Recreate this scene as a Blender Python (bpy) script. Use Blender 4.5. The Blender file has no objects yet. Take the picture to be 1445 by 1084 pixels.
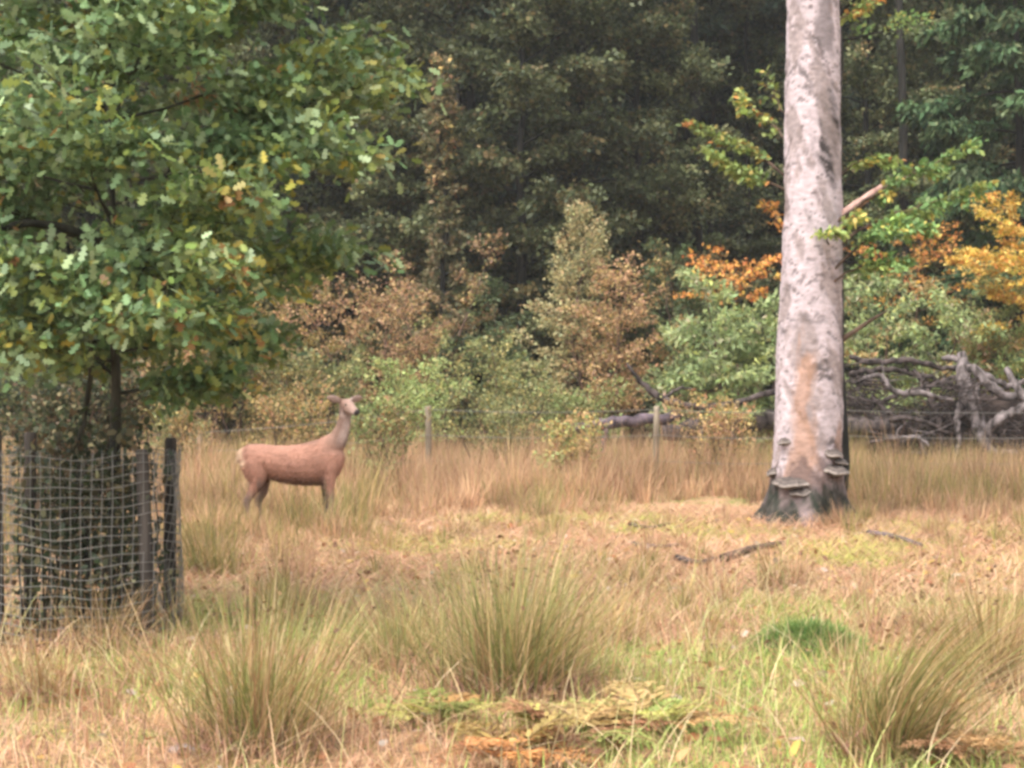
import bpy, math
import numpy as np
from mathutils import Vector

# ------------------------------------------------------------------ camera, sky, sun
S = bpy.context.scene
COL = S.collection
HAZE = 0.0005
F_PX, HOR, EYE = 2408.0, 556.0, 1.6          # focal length in photo pixels, horizon row, eye height

cam_d = bpy.data.cameras.new("camera")
cam_d.sensor_width = 36.0
cam_d.lens = 60.0
cam_d.clip_end = 2000.0
cam = bpy.data.objects.new("camera", cam_d)
COL.objects.link(cam)
cam.location = (0, 0, EYE)
cam.rotation_euler = (math.radians(90) + math.atan((HOR - 542.0) / F_PX), 0, 0)
S.camera = cam

SUN_EL, SUN_AZ = math.radians(58), math.radians(215)     # azimuth clockwise from +Y: behind the camera, to the left
world = bpy.data.worlds.new("World")
S.world = world
world.use_nodes = True
wn = world.node_tree
wn.nodes.clear()
w_out = wn.nodes.new("ShaderNodeOutputWorld")
w_bg = wn.nodes.new("ShaderNodeBackground")
w_sky = wn.nodes.new("ShaderNodeTexSky")
w_sky.sky_type = 'NISHITA'
w_sky.sun_disc = False
w_sky.sun_elevation = SUN_EL
w_sky.sun_rotation = SUN_AZ
w_sky.dust_density = 4.0
w_hs = wn.nodes.new("ShaderNodeHueSaturation")           # an overcast sky: the same light without the blue
w_hs.inputs["Saturation"].default_value = 0.18
w_bg.inputs["Strength"].default_value = 0.15
wn.links.new(w_sky.outputs[0], w_hs.inputs["Color"])
wn.links.new(w_hs.outputs[0], w_bg.inputs["Color"])
wn.links.new(w_bg.outputs[0], w_out.inputs["Surface"])

sun_d = bpy.data.lights.new("sun", 'SUN')
sun_d.energy = 1.15
sun_d.angle = math.radians(36)
sun_d.color = (1.0, 0.95, 0.88)
sun = bpy.data.objects.new("sun", sun_d)
COL.objects.link(sun)
sdir = Vector((math.sin(SUN_AZ) * math.cos(SUN_EL), math.cos(SUN_AZ) * math.cos(SUN_EL), math.sin(SUN_EL)))
sun.rotation_euler = (-sdir).to_track_quat('-Z', 'Y').to_euler()
sun.location = (-10, -10, 30)

S.view_settings.view_transform = 'Standard'
S.view_settings.look = 'None'
S.view_settings.exposure = 1.68
S.view_settings.gamma = 1.0
S.view_settings.use_curve_mapping = False
S.render.engine = 'CYCLES'
S.cycles.use_denoising = True
S.cycles.max_bounces = 6
S.cycles.diffuse_bounces = 3
S.cycles.glossy_bounces = 2
S.cycles.transmission_bounces = 3
S.cycles.volume_bounces = 1
S.cycles.filter_width = 3.2                   # the photograph is soft

# ------------------------------------------------------------------ helpers
def RNG(seed):
    return np.random.default_rng(seed)

def at(px, py, d):
    """point seen at a photo pixel, d metres in front of the camera"""
    return np.array([(px - 722.5) / F_PX * d, d, EYE - (py - HOR) / F_PX * d])

def ground_d(py):
    """distance of the flat ground seen at a photo row"""
    return EYE * F_PX / (py - HOR)

def noise2(x, y, seed=0):
    """smooth value noise, -1..1"""
    x = np.asarray(x, float); y = np.asarray(y, float)
    xi = np.floor(x).astype(np.int64); yi = np.floor(y).astype(np.int64)
    fx = x - xi; fy = y - yi
    fx = fx * fx * (3 - 2 * fx); fy = fy * fy * (3 - 2 * fy)
    def h(a, b):
        n = (a * 374761393 + b * 668265263 + seed * 974634777) & 0xffffffff
        n = ((n ^ (n >> 13)) * 1274126177) & 0xffffffff
        return ((n ^ (n >> 16)) & 0xffff) / 32767.5 - 1.0
    a = h(xi, yi) * (1 - fx) + h(xi + 1, yi) * fx
    b = h(xi, yi + 1) * (1 - fx) + h(xi + 1, yi + 1) * fx
    return a * (1 - fy) + b * fy

def fbm(x, y, seed=0, o=3):
    v = 0; a = 0.55; f = 1.0
    for k in range(o):
        v = v + a * noise2(np.asarray(x) * f, np.asarray(y) * f, seed + k * 17)
        a *= 0.5; f *= 2.03
    return v

def gz(x, y):
    """height of the ground"""
    return 0.05 * fbm(np.asarray(x) / 1.7, np.asarray(y) / 1.7, 5, 2) * np.clip((70 - np.asarray(y)) / 40, 0, 1)

def unit(v):
    return v / np.maximum(np.linalg.norm(v, axis=-1, keepdims=True), 1e-9)

def link_mesh(name, V, polys, mat, parent=None, col=None, smooth=False):
    """polys: list of int arrays (n, k)"""
    me = bpy.data.meshes.new(name)
    V = np.asarray(V, np.float32)
    polys = [np.asarray(p, np.int32) for p in polys if len(p)]
    me.vertices.add(len(V)); me.vertices.foreach_set("co", V.ravel())
    nl = sum(p.size for p in polys); nf = sum(len(p) for p in polys)
    me.loops.add(nl); me.polygons.add(nf)
    me.loops.foreach_set("vertex_index", np.concatenate([p.ravel() for p in polys]))
    starts = []; o = 0
    for p in polys:
        starts.append(o + np.arange(len(p), dtype=np.int32) * p.shape[1]); o += p.size
    me.polygons.foreach_set("loop_start", np.concatenate(starts).astype(np.int32))
    if smooth:
        me.polygons.foreach_set("use_smooth", np.ones(nf, bool))
    me.update(calc_edges=True)
    if col is not None:
        c = np.ones((len(V), 4), np.float32); c[:, :3] = col
        at_ = me.color_attributes.new("Col", 'FLOAT_COLOR', 'POINT')
        at_.data.foreach_set("color", c.ravel())
    me.materials.append(mat)
    ob = bpy.data.objects.new(name, me)
    COL.objects.link(ob)
    if parent is not None:
        ob.parent = parent
    return ob

def tag(o, label=None, cat=None, group=None, kind=None):
    if label: o["label"] = label
    if cat: o["category"] = cat
    if group: o["group"] = group
    if kind: o["kind"] = kind
    return o

def thing(name, loc, label, cat, group=None, rz=0.0):
    e = bpy.data.objects.new(name, None)
    e.empty_display_size = 0.2
    COL.objects.link(e)
    e.location = tuple(float(v) for v in loc); e.rotation_euler = (0, 0, rz)
    return tag(e, label, cat, group)

def copy_tree(o, parent=None):
    c = o.copy(); COL.objects.link(c); c.parent = parent
    for ch in o.children:
        copy_tree(ch, c)
    return c

class Acc:
    """collects pieces that become ONE mesh"""
    def __init__(s): s.V = []; s.P = {}; s.C = []; s.n = 0
    def add(s, V, polys, col=None):
        V = np.asarray(V, float)
        for p in polys:
            p = np.asarray(p, np.int64)
            if len(p): s.P.setdefault(p.shape[1], []).append(p + s.n)
        s.V.append(V)
        if col is not None:
            s.C.append(np.broadcast_to(np.asarray(col, float), (len(V), 3)))
        s.n += len(V)
    def build(s, name, mat, parent=None, smooth=False):
        V = np.concatenate(s.V)
        col = np.concatenate(s.C) if s.C else None
        return link_mesh(name, V, [np.concatenate(v) for v in s.P.values()], mat, parent, col, smooth)

def catmull(P, n):
    P = np.asarray(P, float)
    Q = np.vstack([2 * P[0] - P[1], P, 2 * P[-1] - P[-2]])
    u = np.linspace(0, len(P) - 1 - 1e-6, n)
    k = u.astype(int); f = (u - k)[:, None]
    a, b, c, d = Q[k], Q[k + 1], Q[k + 2], Q[k + 3]
    return 0.5 * (2 * b + (c - a) * f + (2 * a - 5 * b + 4 * c - d) * f ** 2 + (3 * b - a - 3 * c + d) * f ** 3)

def tube(P, R, sides=6, knob=0.0, seed=0):
    P = np.asarray(P, float); n = len(P)
    R = np.broadcast_to(np.asarray(R, float), (n,))
    T = unit(np.gradient(P, axis=0))
    ref = np.array([0.31, 0.17, 0.93]) if abs(T[0][2]) < 0.8 else np.array([0.9, 0.3, 0.1])
    A = unit(np.cross(T, ref)); B = np.cross(T, A)
    th = np.arange(sides) / sides * 2 * np.pi
    rr = np.repeat(R[:, None], sides, 1)
    if knob:
        rr = rr * (1 + knob * RNG(seed).normal(0, 1, (n, sides)))
    V = P[:, None] + rr[..., None] * (np.cos(th)[None, :, None] * A[:, None] + np.sin(th)[None, :, None] * B[:, None])
    V = V.reshape(-1, 3)
    i = np.arange(n - 1)[:, None] * sides; j = np.arange(sides)[None]; j2 = (j + 1) % sides
    quads = np.stack([i + j, i + j2, i + sides + j2, i + sides + j], -1).reshape(-1, 4)
    V = np.vstack([V, P[:1], P[-1:]])
    c0, c1 = n * sides, n * sides + 1
    jj = np.arange(sides); k2 = (jj + 1) % sides
    tris = np.vstack([np.stack([np.full(sides, c0), k2, jj], -1),
                      np.stack([np.full(sides, c1), (n - 1) * sides + jj, (n - 1) * sides + k2], -1)])
    return V, [quads, tris]

def pick(rng, pal, n):
    """pal: list of (weight, (r,g,b)) -> n colours with small variation"""
    w = np.array([p[0] for p in pal], float); w /= w.sum()
    c = np.array([p[1] for p in pal])[rng.choice(len(pal), n, p=w)]
    return c * rng.uniform(0.72, 1.3, (n, 1)) * rng.uniform(0.93, 1.07, (n, 3))

# leaf outlines: (along, across, lift)
LEAF_SIMPLE = np.array([(0, 0, 0), (.3, .27, .05), (.68, .24, .05), (1, 0, -.06), (.68, -.24, .05), (.3, -.27, .05)])
LEAF_DIAMOND = np.array([(0, 0, 0), (.45, .33, .06), (1, 0, 0), (.45, -.33, .06)])
LEAF_NEEDLE = np.array([(0, .03, 0), (.5, .17, .0), (1, 0, -.12), (.5, -.17, .0)])
_h = [(.0, .03), (.22, .24), (.34, .09), (.52, .36), (.64, .13), (.84, .28)]
LEAF_OAK = np.array([(a, b, .10 * b + -.04 * a) for a, b in _h] + [(1.0, 0, -.06)] + [(a, -b, .10 * b - .04 * a) for a, b in _h[::-1]])

def leaves(pos, axis, nor, size, tmpl, col):
    """one polygon for each leaf"""
    n = len(pos); k = len(tmpl)
    a = unit(axis); nr = unit(nor - a * np.sum(nor * a, -1, keepdims=True)); sd = np.cross(a, nr)
    t = tmpl
    V = pos[:, None] + size[:, None, None] * (t[None, :, 0, None] * a[:, None] + t[None, :, 1, None] * sd[:, None] + t[None, :, 2, None] * nr[:, None])
    F = np.arange(n * k).reshape(n, k)
    return V.reshape(-1, 3), [F], np.repeat(col, k, 0)

def sample_leaves(rng, segs, n, spread, size, tmpl, pal, flat=0.7, wild=0.7, droop=0.0, colfun=None):
    segs = np.asarray(segs)
    ln = np.linalg.norm(segs[:, 2] - segs[:, 0], axis=1) + 0.03
    k = rng.choice(len(segs), n, p=ln / ln.sum())
    t = rng.random((n, 1)) ** 0.75
    a, b, c = segs[k, 0], segs[k, 1], segs[k, 2]
    pos = (1 - t) ** 2 * a + 2 * t * (1 - t) * b + t * t * c
    tan = unit(2 * (1 - t) * (b - a) + 2 * t * (c - b) + 1e-6)
    pos = pos + rng.normal(0, 1, (n, 3)) * spread * np.array([1, 1, 1 - 0.5 * flat])
    axis = tan * 0.7 + rng.normal(0, wild, (n, 3)); axis[:, 2] -= droop
    nor = np.array([0, 0, 1.0]) * flat + rng.normal(0, 0.55, (n, 3))
    # colour varies between branches more than along them
    col = pick(rng, pal, n)
    base = pick(rng, pal, len(segs))[k]
    mix = rng.random((n, 1)) < 0.5
    col = np.where(mix, base * rng.uniform(0.8, 1.2, (n, 1)), col)
    if colfun is not None:
        col = colfun(pos, col, rng)
    sz = rng.uniform(size[0], size[1], n)
    return leaves(pos, axis, nor, sz, tmpl, col)

def skeleton(rng, trunk, radii, n1, t0, prof, elev, curve=0.0, n2=8, sec=0.45, droop=0.0, rise=0.15, minlen=0.12, az0=0.0):
    """trunk: smooth polyline; returns primaries [(pts, radii)] and twig curves (m,3,3)"""
    trunk = np.asarray(trunk); radii = np.asarray(radii)
    tp = np.linspace(0, 1, len(trunk))
    prims, segs = [], []
    for i in range(n1):
        u = (i + rng.random()) / n1
        t = t0 + (1 - t0) * u * 0.99
        base = np.array([np.interp(t, tp, trunk[:, k]) for k in range(3)])
        rt = np.interp(t, tp, radii)
        az = az0 + i * 2.39996 + rng.normal(0, 0.35)
        L = max(prof(u) * rng.uniform(0.7, 1.2), minlen)
        el = elev(u) + rng.normal(0, 0.13)
        d = np.array([math.cos(az) * math.cos(el), math.sin(az) * math.cos(el), math.sin(el)])
        s = np.linspace(0, 1, 6)[:, None]
        P = base + d * L * s + np.array([0, 0, 1]) * curve * L * s ** 2
        P[1:] += rng.normal(0, 0.03 * L, (5, 3)) * s[1:]
        prims.append((P, np.maximum(rt * 0.42 * (1 - s[:, 0]) ** 0.8, 0.004)))
        lat = unit(np.cross(d, [0, 0, 1.0]))
        for j in range(n2):
            q = rng.uniform(0.22, 1.0)
            p = np.array([np.interp(q, s[:, 0], P[:, k]) for k in range(3)])
            side = 1 if j % 2 else -1
            a = rng.uniform(0.4, 1.15)
            dd = d * math.cos(a) + lat * side * math.sin(a) + np.array([0, 0, rng.normal(0, 0.2) + rise])
            l2 = L * sec * (1.15 - q) * rng.uniform(0.6, 1.35) + minlen
            e = p + dd * l2; e[2] -= droop * l2
            segs.append((p, p + dd * l2 * 0.5, e))
        segs.append((P[3], P[4], P[5]))
    # the leader
    segs.append((trunk[-3], trunk[-2], trunk[-1] + np.array([0, 0, 0.15])))
    return prims, np.array(segs)

def lift(pal, k): return [(w, tuple(min(v * k, .6) for v in c)) for w, c in pal]

# ------------------------------------------------------------------ materials
def new_mat(name):
    m = bpy.data.materials.new(name); m.use_nodes = True
    nt = m.node_tree; nt.nodes.clear()
    out = nt.nodes.new("ShaderNodeOutputMaterial")
    return m, nt, out

def leaf_mat(name, transl=0.35, rough=0.55, spec=0.3, vary=0.25):
    m, nt, out = new_mat(name)
    N = nt.nodes.new; L = nt.links.new
    at_ = N("ShaderNodeAttribute"); at_.attribute_name = "Col"
    oi = N("ShaderNodeObjectInfo")
    mr = N("ShaderNodeMapRange"); mr.inputs["To Min"].default_value = 1 - vary; mr.inputs["To Max"].default_value = 1 + vary
    L(oi.outputs["Random"], mr.inputs["Value"])
    mx = N("ShaderNodeVectorMath"); mx.operation = 'SCALE'
    L(at_.outputs["Color"], mx.inputs[0]); L(mr.outputs[0], mx.inputs["Scale"])
    pb = N("ShaderNodeBsdfPrincipled"); pb.inputs["Roughness"].default_value = rough
    pb.inputs["Specular IOR Level"].default_value = spec
    L(mx.outputs[0], pb.inputs["Base Color"])
    tr = N("ShaderNodeBsdfTranslucent"); L(mx.outputs[0], tr.inputs["Color"])
    ms = N("ShaderNodeMixShader"); ms.inputs[0].default_value = transl
    L(pb.outputs[0], ms.inputs[1]); L(tr.outputs[0], ms.inputs[2]); L(ms.outputs[0], out.inputs["Surface"])
    return m

def bark_mat(name, c0, c1, scale=6.0, stretch=0.25, rough=0.9, bump=0.5):
    m, nt, out = new_mat(name)
    N = nt.nodes.new; L = nt.links.new
    tc = N("ShaderNodeTexCoord"); mp = N("ShaderNodeMapping"); mp.inputs["Scale"].default_value = (1, 1, stretch)
    L(tc.outputs["Object"], mp.inputs[0])
    nz = N("ShaderNodeTexNoise"); nz.inputs["Scale"].default_value = scale; nz.inputs["Detail"].default_value = 6
    L(mp.outputs[0], nz.inputs["Vector"])
    cr = N("ShaderNodeValToRGB")
    cr.color_ramp.elements[0].position = 0.35; cr.color_ramp.elements[0].color = (*c0, 1)
    cr.color_ramp.elements[1].position = 0.68; cr.color_ramp.elements[1].color = (*c1, 1)
    L(nz.outputs[0], cr.inputs[0])
    pb = N("ShaderNodeBsdfPrincipled"); pb.inputs["Roughness"].default_value = rough
    pb.inputs["Specular IOR Level"].default_value = 0.2
    L(cr.outputs[0], pb.inputs["Base Color"])
    bp = N("ShaderNodeBump"); bp.inputs["Strength"].default_value = bump; bp.inputs["Distance"].default_value = 0.03
    L(nz.outputs[0], bp.inputs["Height"]); L(bp.outputs[0], pb.inputs["Normal"]); L(pb.outputs[0], out.inputs["Surface"])
    return m

def col_mat(name, rough=0.8, nscale=30.0, amount=0.35, bump=0.3, dist=0.01, stretch=(1, 1, 1)):
    """vertex colour with fine procedural mottling and relief"""
    m, nt, out = new_mat(name)
    N = nt.nodes.new; L = nt.links.new
    at_ = N("ShaderNodeAttribute"); at_.attribute_name = "Col"
    tc = N("ShaderNodeTexCoord"); mp = N("ShaderNodeMapping"); mp.inputs["Scale"].default_value = stretch
    L(tc.outputs["Object"], mp.inputs[0])
    nz = N("ShaderNodeTexNoise"); nz.inputs["Scale"].default_value = nscale; nz.inputs["Detail"].default_value = 5
    L(mp.outputs[0], nz.inputs["Vector"])
    mr = N("ShaderNodeMapRange"); mr.inputs["From Min"].default_value = 0.3; mr.inputs["From Max"].default_value = 0.7
    mr.inputs["To Min"].default_value = 1 - amount; mr.inputs["To Max"].default_value = 1 + amount
    L(nz.outputs[0], mr.inputs["Value"])
    mx = N("ShaderNodeVectorMath"); mx.operation = 'SCALE'
    L(at_.outputs["Color"], mx.inputs[0]); L(mr.outputs[0], mx.inputs["Scale"])
    pb = N("ShaderNodeBsdfPrincipled"); pb.inputs["Roughness"].default_value = rough
    pb.inputs["Specular IOR Level"].default_value = 0.2
    L(mx.outputs[0], pb.inputs["Base Color"])
    bp = N("ShaderNodeBump"); bp.inputs["Strength"].default_value = bump; bp.inputs["Distance"].default_value = dist
    L(nz.outputs[0], bp.inputs["Height"]); L(bp.outputs[0], pb.inputs["Normal"]); L(pb.outputs[0], out.inputs["Surface"])
    return m

M_LEAF = leaf_mat("leaf")
M_OAKLEAF = leaf_mat("oak_leaf", 0.3, 0.45, 0.4, 0.0)
M_GRASS = leaf_mat("grass", 0.3, 0.6, 0.2, 0.0)
M_NEEDLE = leaf_mat("needle", 0.15, 0.7, 0.15, 0.3)
M_BARK_DARK = bark_mat("dark_bark", (0.006, 0.006, 0.005), (0.028, 0.025, 0.021))
M_BARK_BROWN = bark_mat("brown_bark", (0.035, 0.022, 0.016), (0.14, 0.09, 0.065))
M_BARK_OAK = bark_mat("oak_bark", (0.018, 0.018, 0.014), (0.07, 0.065, 0.05), 14)
M_DEAD = bark_mat("dead_wood", (0.022, 0.017, 0.015), (0.20, 0.165, 0.16), 9, 0.45, 0.9, 1.0)
M_DEAD_DARK = bark_mat("dark_dead_wood", (0.012, 0.009, 0.008), (0.10, 0.076, 0.07), 9, 0.5, 0.9, 1.0)
M_POST = bark_mat("post_wood", (0.11, 0.085, 0.06), (0.29, 0.235, 0.17), 9, 0.15)
M_STAKE = bark_mat("stake_wood", (0.02, 0.017, 0.015), (0.085, 0.07, 0.06), 12, 0.12)
M_COL = col_mat("mottled")
M_SOIL = bark_mat("soil", (0.02, 0.014, 0.012), (0.08, 0.055, 0.045), 3, 1.0)

m, nt, out = new_mat("galvanised_wire")
pb = nt.nodes.new("ShaderNodeBsdfPrincipled"); nz = nt.nodes.new("ShaderNodeTexNoise"); nz.inputs["Scale"].default_value = 9
cr = nt.nodes.new("ShaderNodeValToRGB")
cr.color_ramp.elements[0].color = (0.09, 0.085, 0.075, 1); cr.color_ramp.elements[1].color = (0.27, 0.255, 0.23, 1)
nt.links.new(nz.outputs[0], cr.inputs[0]); nt.links.new(cr.outputs[0], pb.inputs["Base Color"])
pb.inputs["Metallic"].default_value = 0.3; pb.inputs["Roughness"].default_value = 0.55
nt.links.new(pb.outputs[0], out.inputs["Surface"])
M_WIRE = m

# ground: straw, moss-green grass and brown litter in patches
m, nt, out = new_mat("meadow_soil")
N = nt.nodes.new; L = nt.links.new
tc = N("ShaderNodeTexCoord")
n1 = N("ShaderNodeTexNoise"); n1.inputs["Scale"].default_value = 0.55; n1.inputs["Detail"].default_value = 5
n2 = N("ShaderNodeTexNoise"); n2.inputs["Scale"].default_value = 22; n2.inputs["Detail"].default_value = 6
n3 = N("ShaderNodeTexNoise"); n3.inputs["Scale"].default_value = 1.4; n3.inputs["Detail"].default_value = 4
for q in (n1, n2, n3): L(tc.outputs["Object"], q.inputs["Vector"])
ra = N("ShaderNodeValToRGB")
ra.color_ramp.elements[0].color = (0.09, 0.05, 0.035, 1); ra.color_ramp.elements[0].position = 0.3
ra.color_ramp.elements[1].color = (0.42, 0.26, 0.14, 1); ra.color_ramp.elements[1].position = 0.62
L(n2.outputs[0], ra.inputs[0])
rb = N("ShaderNodeValToRGB")
rb.color_ramp.elements[0].color = (0.06, 0.07, 0.02, 1); rb.color_ramp.elements[0].position = 0.3
rb.color_ramp.elements[1].color = (0.24, 0.24, 0.07, 1); rb.color_ramp.elements[1].position = 0.65
L(n2.outputs[0], rb.inputs[0])
ms = N("ShaderNodeMapRange"); ms.inputs["From Min"].default_value = 0.5; ms.inputs["From Max"].default_value = 0.62
L(n3.outputs[0], ms.inputs["Value"])
mx = N("ShaderNodeMix"); mx.data_type = 'RGBA'
L(ms.outputs[0], mx.inputs[0]); L(ra.outputs[0], mx.inputs[6]); L(rb.outputs[0], mx.inputs[7])
pb = N("ShaderNodeBsdfPrincipled"); pb.inputs["Roughness"].default_value = 0.95; pb.inputs["Specular IOR Level"].default_value = 0.1
L(mx.outputs[2], pb.inputs["Base Color"])
bp = N("ShaderNodeBump"); bp.inputs["Strength"].default_value = 0.8; bp.inputs["Distance"].default_value = 0.03
L(n2.outputs[0], bp.inputs["Height"]); L(bp.outputs[0], pb.inputs["Normal"]); L(pb.outputs[0], out.inputs["Surface"])
M_GROUND = m

# ------------------------------------------------------------------ ground
xs = np.concatenate([np.array([-400, -120, -60]), np.linspace(-30, 30, 181), np.array([60, 120, 400])])
ys = np.concatenate([np.array([-60, -10]), np.linspace(-2, 45, 142), np.array([60, 80, 120, 400])])
X, Y = np.meshgrid(xs, ys)
V = np.stack([X, Y, gz(X, Y)], -1).reshape(-1, 3)
nx, ny = len(xs), len(ys)
i = np.arange(ny - 1)[:, None] * nx + np.arange(nx - 1)[None]
quads = np.stack([i, i + 1, i + 1 + nx, i + nx], -1).reshape(-1, 4)
tag(link_mesh("ground", V, [quads], M_GROUND, smooth=True), kind="structure")

# ------------------------------------------------------------------ the dark wood behind the clearing
PAL_CONIFER = [(5, (0.030, 0.046, 0.032)), (4, (0.045, 0.065, 0.042)), (2, (0.075, 0.09, 0.055)), (1, (0.10, 0.085, 0.055))]
PAL_YEW = [(4, (0.045, 0.052, 0.028)), (4, (0.080, 0.088, 0.045)), (3, (0.12, 0.12, 0.062)), (1.2, (0.17, 0.12, 0.065))]
PAL_OLIVE = [(3, (0.08, 0.085, 0.04)), (3, (0.14, 0.125, 0.06)), (2, (0.20, 0.15, 0.08)), (.6, (0.22, 0.13, 0.07))]
PAL_GREENCON = [(3, (0.030, 0.055, 0.025)), (3, (0.05, 0.08, 0.035)), (2, (0.085, 0.105, 0.05))]

PAL_CONIFER = lift(PAL_CONIFER, 1.25); PAL_YEW = [(w, (c[0] * 1.4, c[1] * 1.5, c[2] * 1.3)) for w, c in PAL_YEW]; PAL_GREENCON = lift(PAL_GREENCON, 1.2)
def forest_tree(seed, h, r, kind, pal, nleaf, label, cat="tree", group=None, name="forest_tree", t0=0.06, width=2.6):
    rng = RNG(seed)
    n = 12
    z = np.linspace(0, h, n)
    tr = np.stack([np.cumsum(rng.normal(0, 0.05, n)), np.cumsum(rng.normal(0, 0.05, n)), z], -1); tr[0, :2] = 0
    rad = r * (1 - 0.93 * (z / h)) * (1 + 0.35 * np.exp(-z / 0.5))
    if kind == 'conifer':
        pr, sg = skeleton(rng, tr, rad, 60, t0, lambda u: width * (1 - u) ** 0.75 + 0.3, lambda u: -0.1 + 0.4 * u, -0.18, 9, 0.5, 0.25, -0.05)
        lv = sample_leaves(rng, sg, nleaf, 0.10, (0.16, 0.34), LEAF_NEEDLE, pal, 0.6, 0.5, 0.35)
        ml = M_NEEDLE
    elif kind == 'pole':
        pr, sg = skeleton(rng, tr, rad, 30, 0.62, lambda u: 2.2 * math.sin(math.pi * min(0.25 + u * .75, 1)) + 0.4, lambda u: 0.2 + 0.5 * u, -0.05, 8, 0.5, 0.1)
        lv = sample_leaves(rng, sg, nleaf, 0.12, (0.2, 0.36), LEAF_NEEDLE, pal, 0.6, 0.6, 0.2)
        ml = M_NEEDLE
    else:
        pr, sg = skeleton(rng, tr, rad, 54, t0, lambda u: width * (0.55 + 0.9 * math.sin(math.pi * (0.12 + 0.8 * u))) * (1 - 0.35 * u), lambda u: 0.15 + 0.6 * u, -0.12, 10, 0.5, 0.22)
        lv = sample_leaves(rng, sg, nleaf, 0.16, (0.10, 0.20), LEAF_DIAMOND, pal, 0.75, 0.7, 0.2)
        ml = M_LEAF
    e = thing(name, (0, 0, 0), label, cat, group)
    a = Acc()
    a.add(*tube(tr, rad, 8, 0.03, seed))
    for P, R in pr[:40]:
        a.add(*tube(P, R, 4))
    a.build("trunk", M_BARK_DARK, e, True)
    link_mesh("crown", lv[0], lv[1], ml, e, lv[2])
    return e

G_WOOD = "trees crowded in the wood behind the clearing"
protos = [
    forest_tree(11, 21, 0.20, 'conifer', PAL_CONIFER, 52000, "dark conifer crowded among others deep in the shaded wood", "conifer", G_WOOD, "conifer_tree", width=2.9),
    forest_tree(12, 24, 0.22, 'conifer', PAL_CONIFER, 52000, "dark conifer crowded among others deep in the shaded wood", "conifer", G_WOOD, "conifer_tree", width=3.2),
    forest_tree(13, 18, 0.19, 'broad', PAL_YEW, 56000, "dark olive evergreen with dense leaves at the edge of the wood", "tree", "dense evergreens along the wood edge", "evergreen_tree", width=2.5),
    forest_tree(14, 17, 0.19, 'broad', PAL_YEW, 56000, "dark olive evergreen with dense leaves at the edge of the wood", "tree", "dense evergreens along the wood edge", "evergreen_tree", width=2.8),
    forest_tree(15, 26, 0.17, 'pole', PAL_CONIFER, 16000, "tall bare dark trunk rising through the shaded wood", "tree", "bare trunks in the shade of the wood", "pine_tree"),
]
used = [False] * len(protos)
def plant(k, x, y, rz, sc=1.0, label=None, group=None):
    o = protos[k] if not used[k] else copy_tree(protos[k])
    used[k] = True
    o.location = (float(x), float(y), -0.03); o.rotation_euler = (0, 0, float(rz)); o.scale = (sc, sc, sc)
    if label: o["label"] = label
    if group: o["group"] = group
    return o

frng = RNG(77)
# the front edge: dense olive evergreens, a gap with conifers behind, placed by where they stand in the photograph
for px, d, k, sc in [(40, 46, 2, 1.0), (170, 48, 3, .95), (300, 46, 2, 1.05), (430, 48.5, 3, 1.0), (545, 50, 2, 0.95),
                     (640, 47, 3, 0.98), (735, 45, 2, 0.93), (830, 46.5, 3, 1.0), (905, 48.5, 2, 0.9),
                     (1225, 50, 3, 0.95), (1330, 52, 2, 1.0), (-80, 47, 3, 1.0), (-230, 49, 2, 1.0), (1640, 47, 3, 1.0), (1760, 50, 2, 1.)]:
    p = at(px, HOR, d); plant(k, p[0], d, frng.uniform(0, 6.28), sc)
# bare poles between them
for px, d, sc in [(900, 52, .8), (936, 54, .7), (990, 50, 1.15), (1004, 57, 1.0), (1062, 55, .8), (1275, 48, 1.1), (1337, 54, 1.0), (1222, 56, .8), (515, 52, .8), (460, 55, .8)]:
    p = at(px, HOR, d); plant(4, p[0], d, frng.uniform(0, 6.28), sc)
# deeper rows
for row, d in enumerate([56, 61, 66, 72, 79]):
    half = 0.32 * d + 6
    x = -half + frng.uniform(0, 2)
    while x < half:
        k = int(frng.integers(0, 2)) if frng.random() < 0.75 else 3
        plant(k, x, d + frng.normal(0, 1.0), frng.uniform(0, 6.28), frng.uniform(0.85, 1.15),
              "dark broadleaved evergreen crowded among conifers deep in the shaded wood" if k == 3 else None, "broadleaves deep in the wood" if k == 3 else None)
        x += 3.3 * frng.uniform(0.8, 1.3)

# the far side of the wood, where no tree can be told from the next
rng = RNG(5)
n = 60000
px_ = rng.uniform(-45, 45, n); py_ = 90 + rng.normal(0, 1.5, n); pz_ = rng.uniform(0, 30, n)
pos = np.stack([px_, py_, pz_], -1)
lv = leaves(pos, rng.normal(0, 1, (n, 3)), rng.normal(0, 0.5, (n, 3)) + np.array([0, -0.6, 0.5]), rng.uniform(0.8, 1.6, n), LEAF_DIAMOND, pick(rng, PAL_CONIFER, n))
tag(link_mesh("far_wood", lv[0], lv[1], M_NEEDLE, None, lv[2]), "dark mass of distant conifers closing the view behind the wood", "woodland", kind="stuff")

# a green conifer at the right edge, its branches hanging in long sprays
o = forest_tree(21, 16, 0.2, 'conifer', PAL_GREENCON, 60000, "mid green conifer with long drooping sprays beside the yellow beech", "conifer", None, "conifer_tree", t0=0.16, width=3.6)
p = at(1440, HOR, 43); o.location = (p[0], 43, 0)

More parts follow.
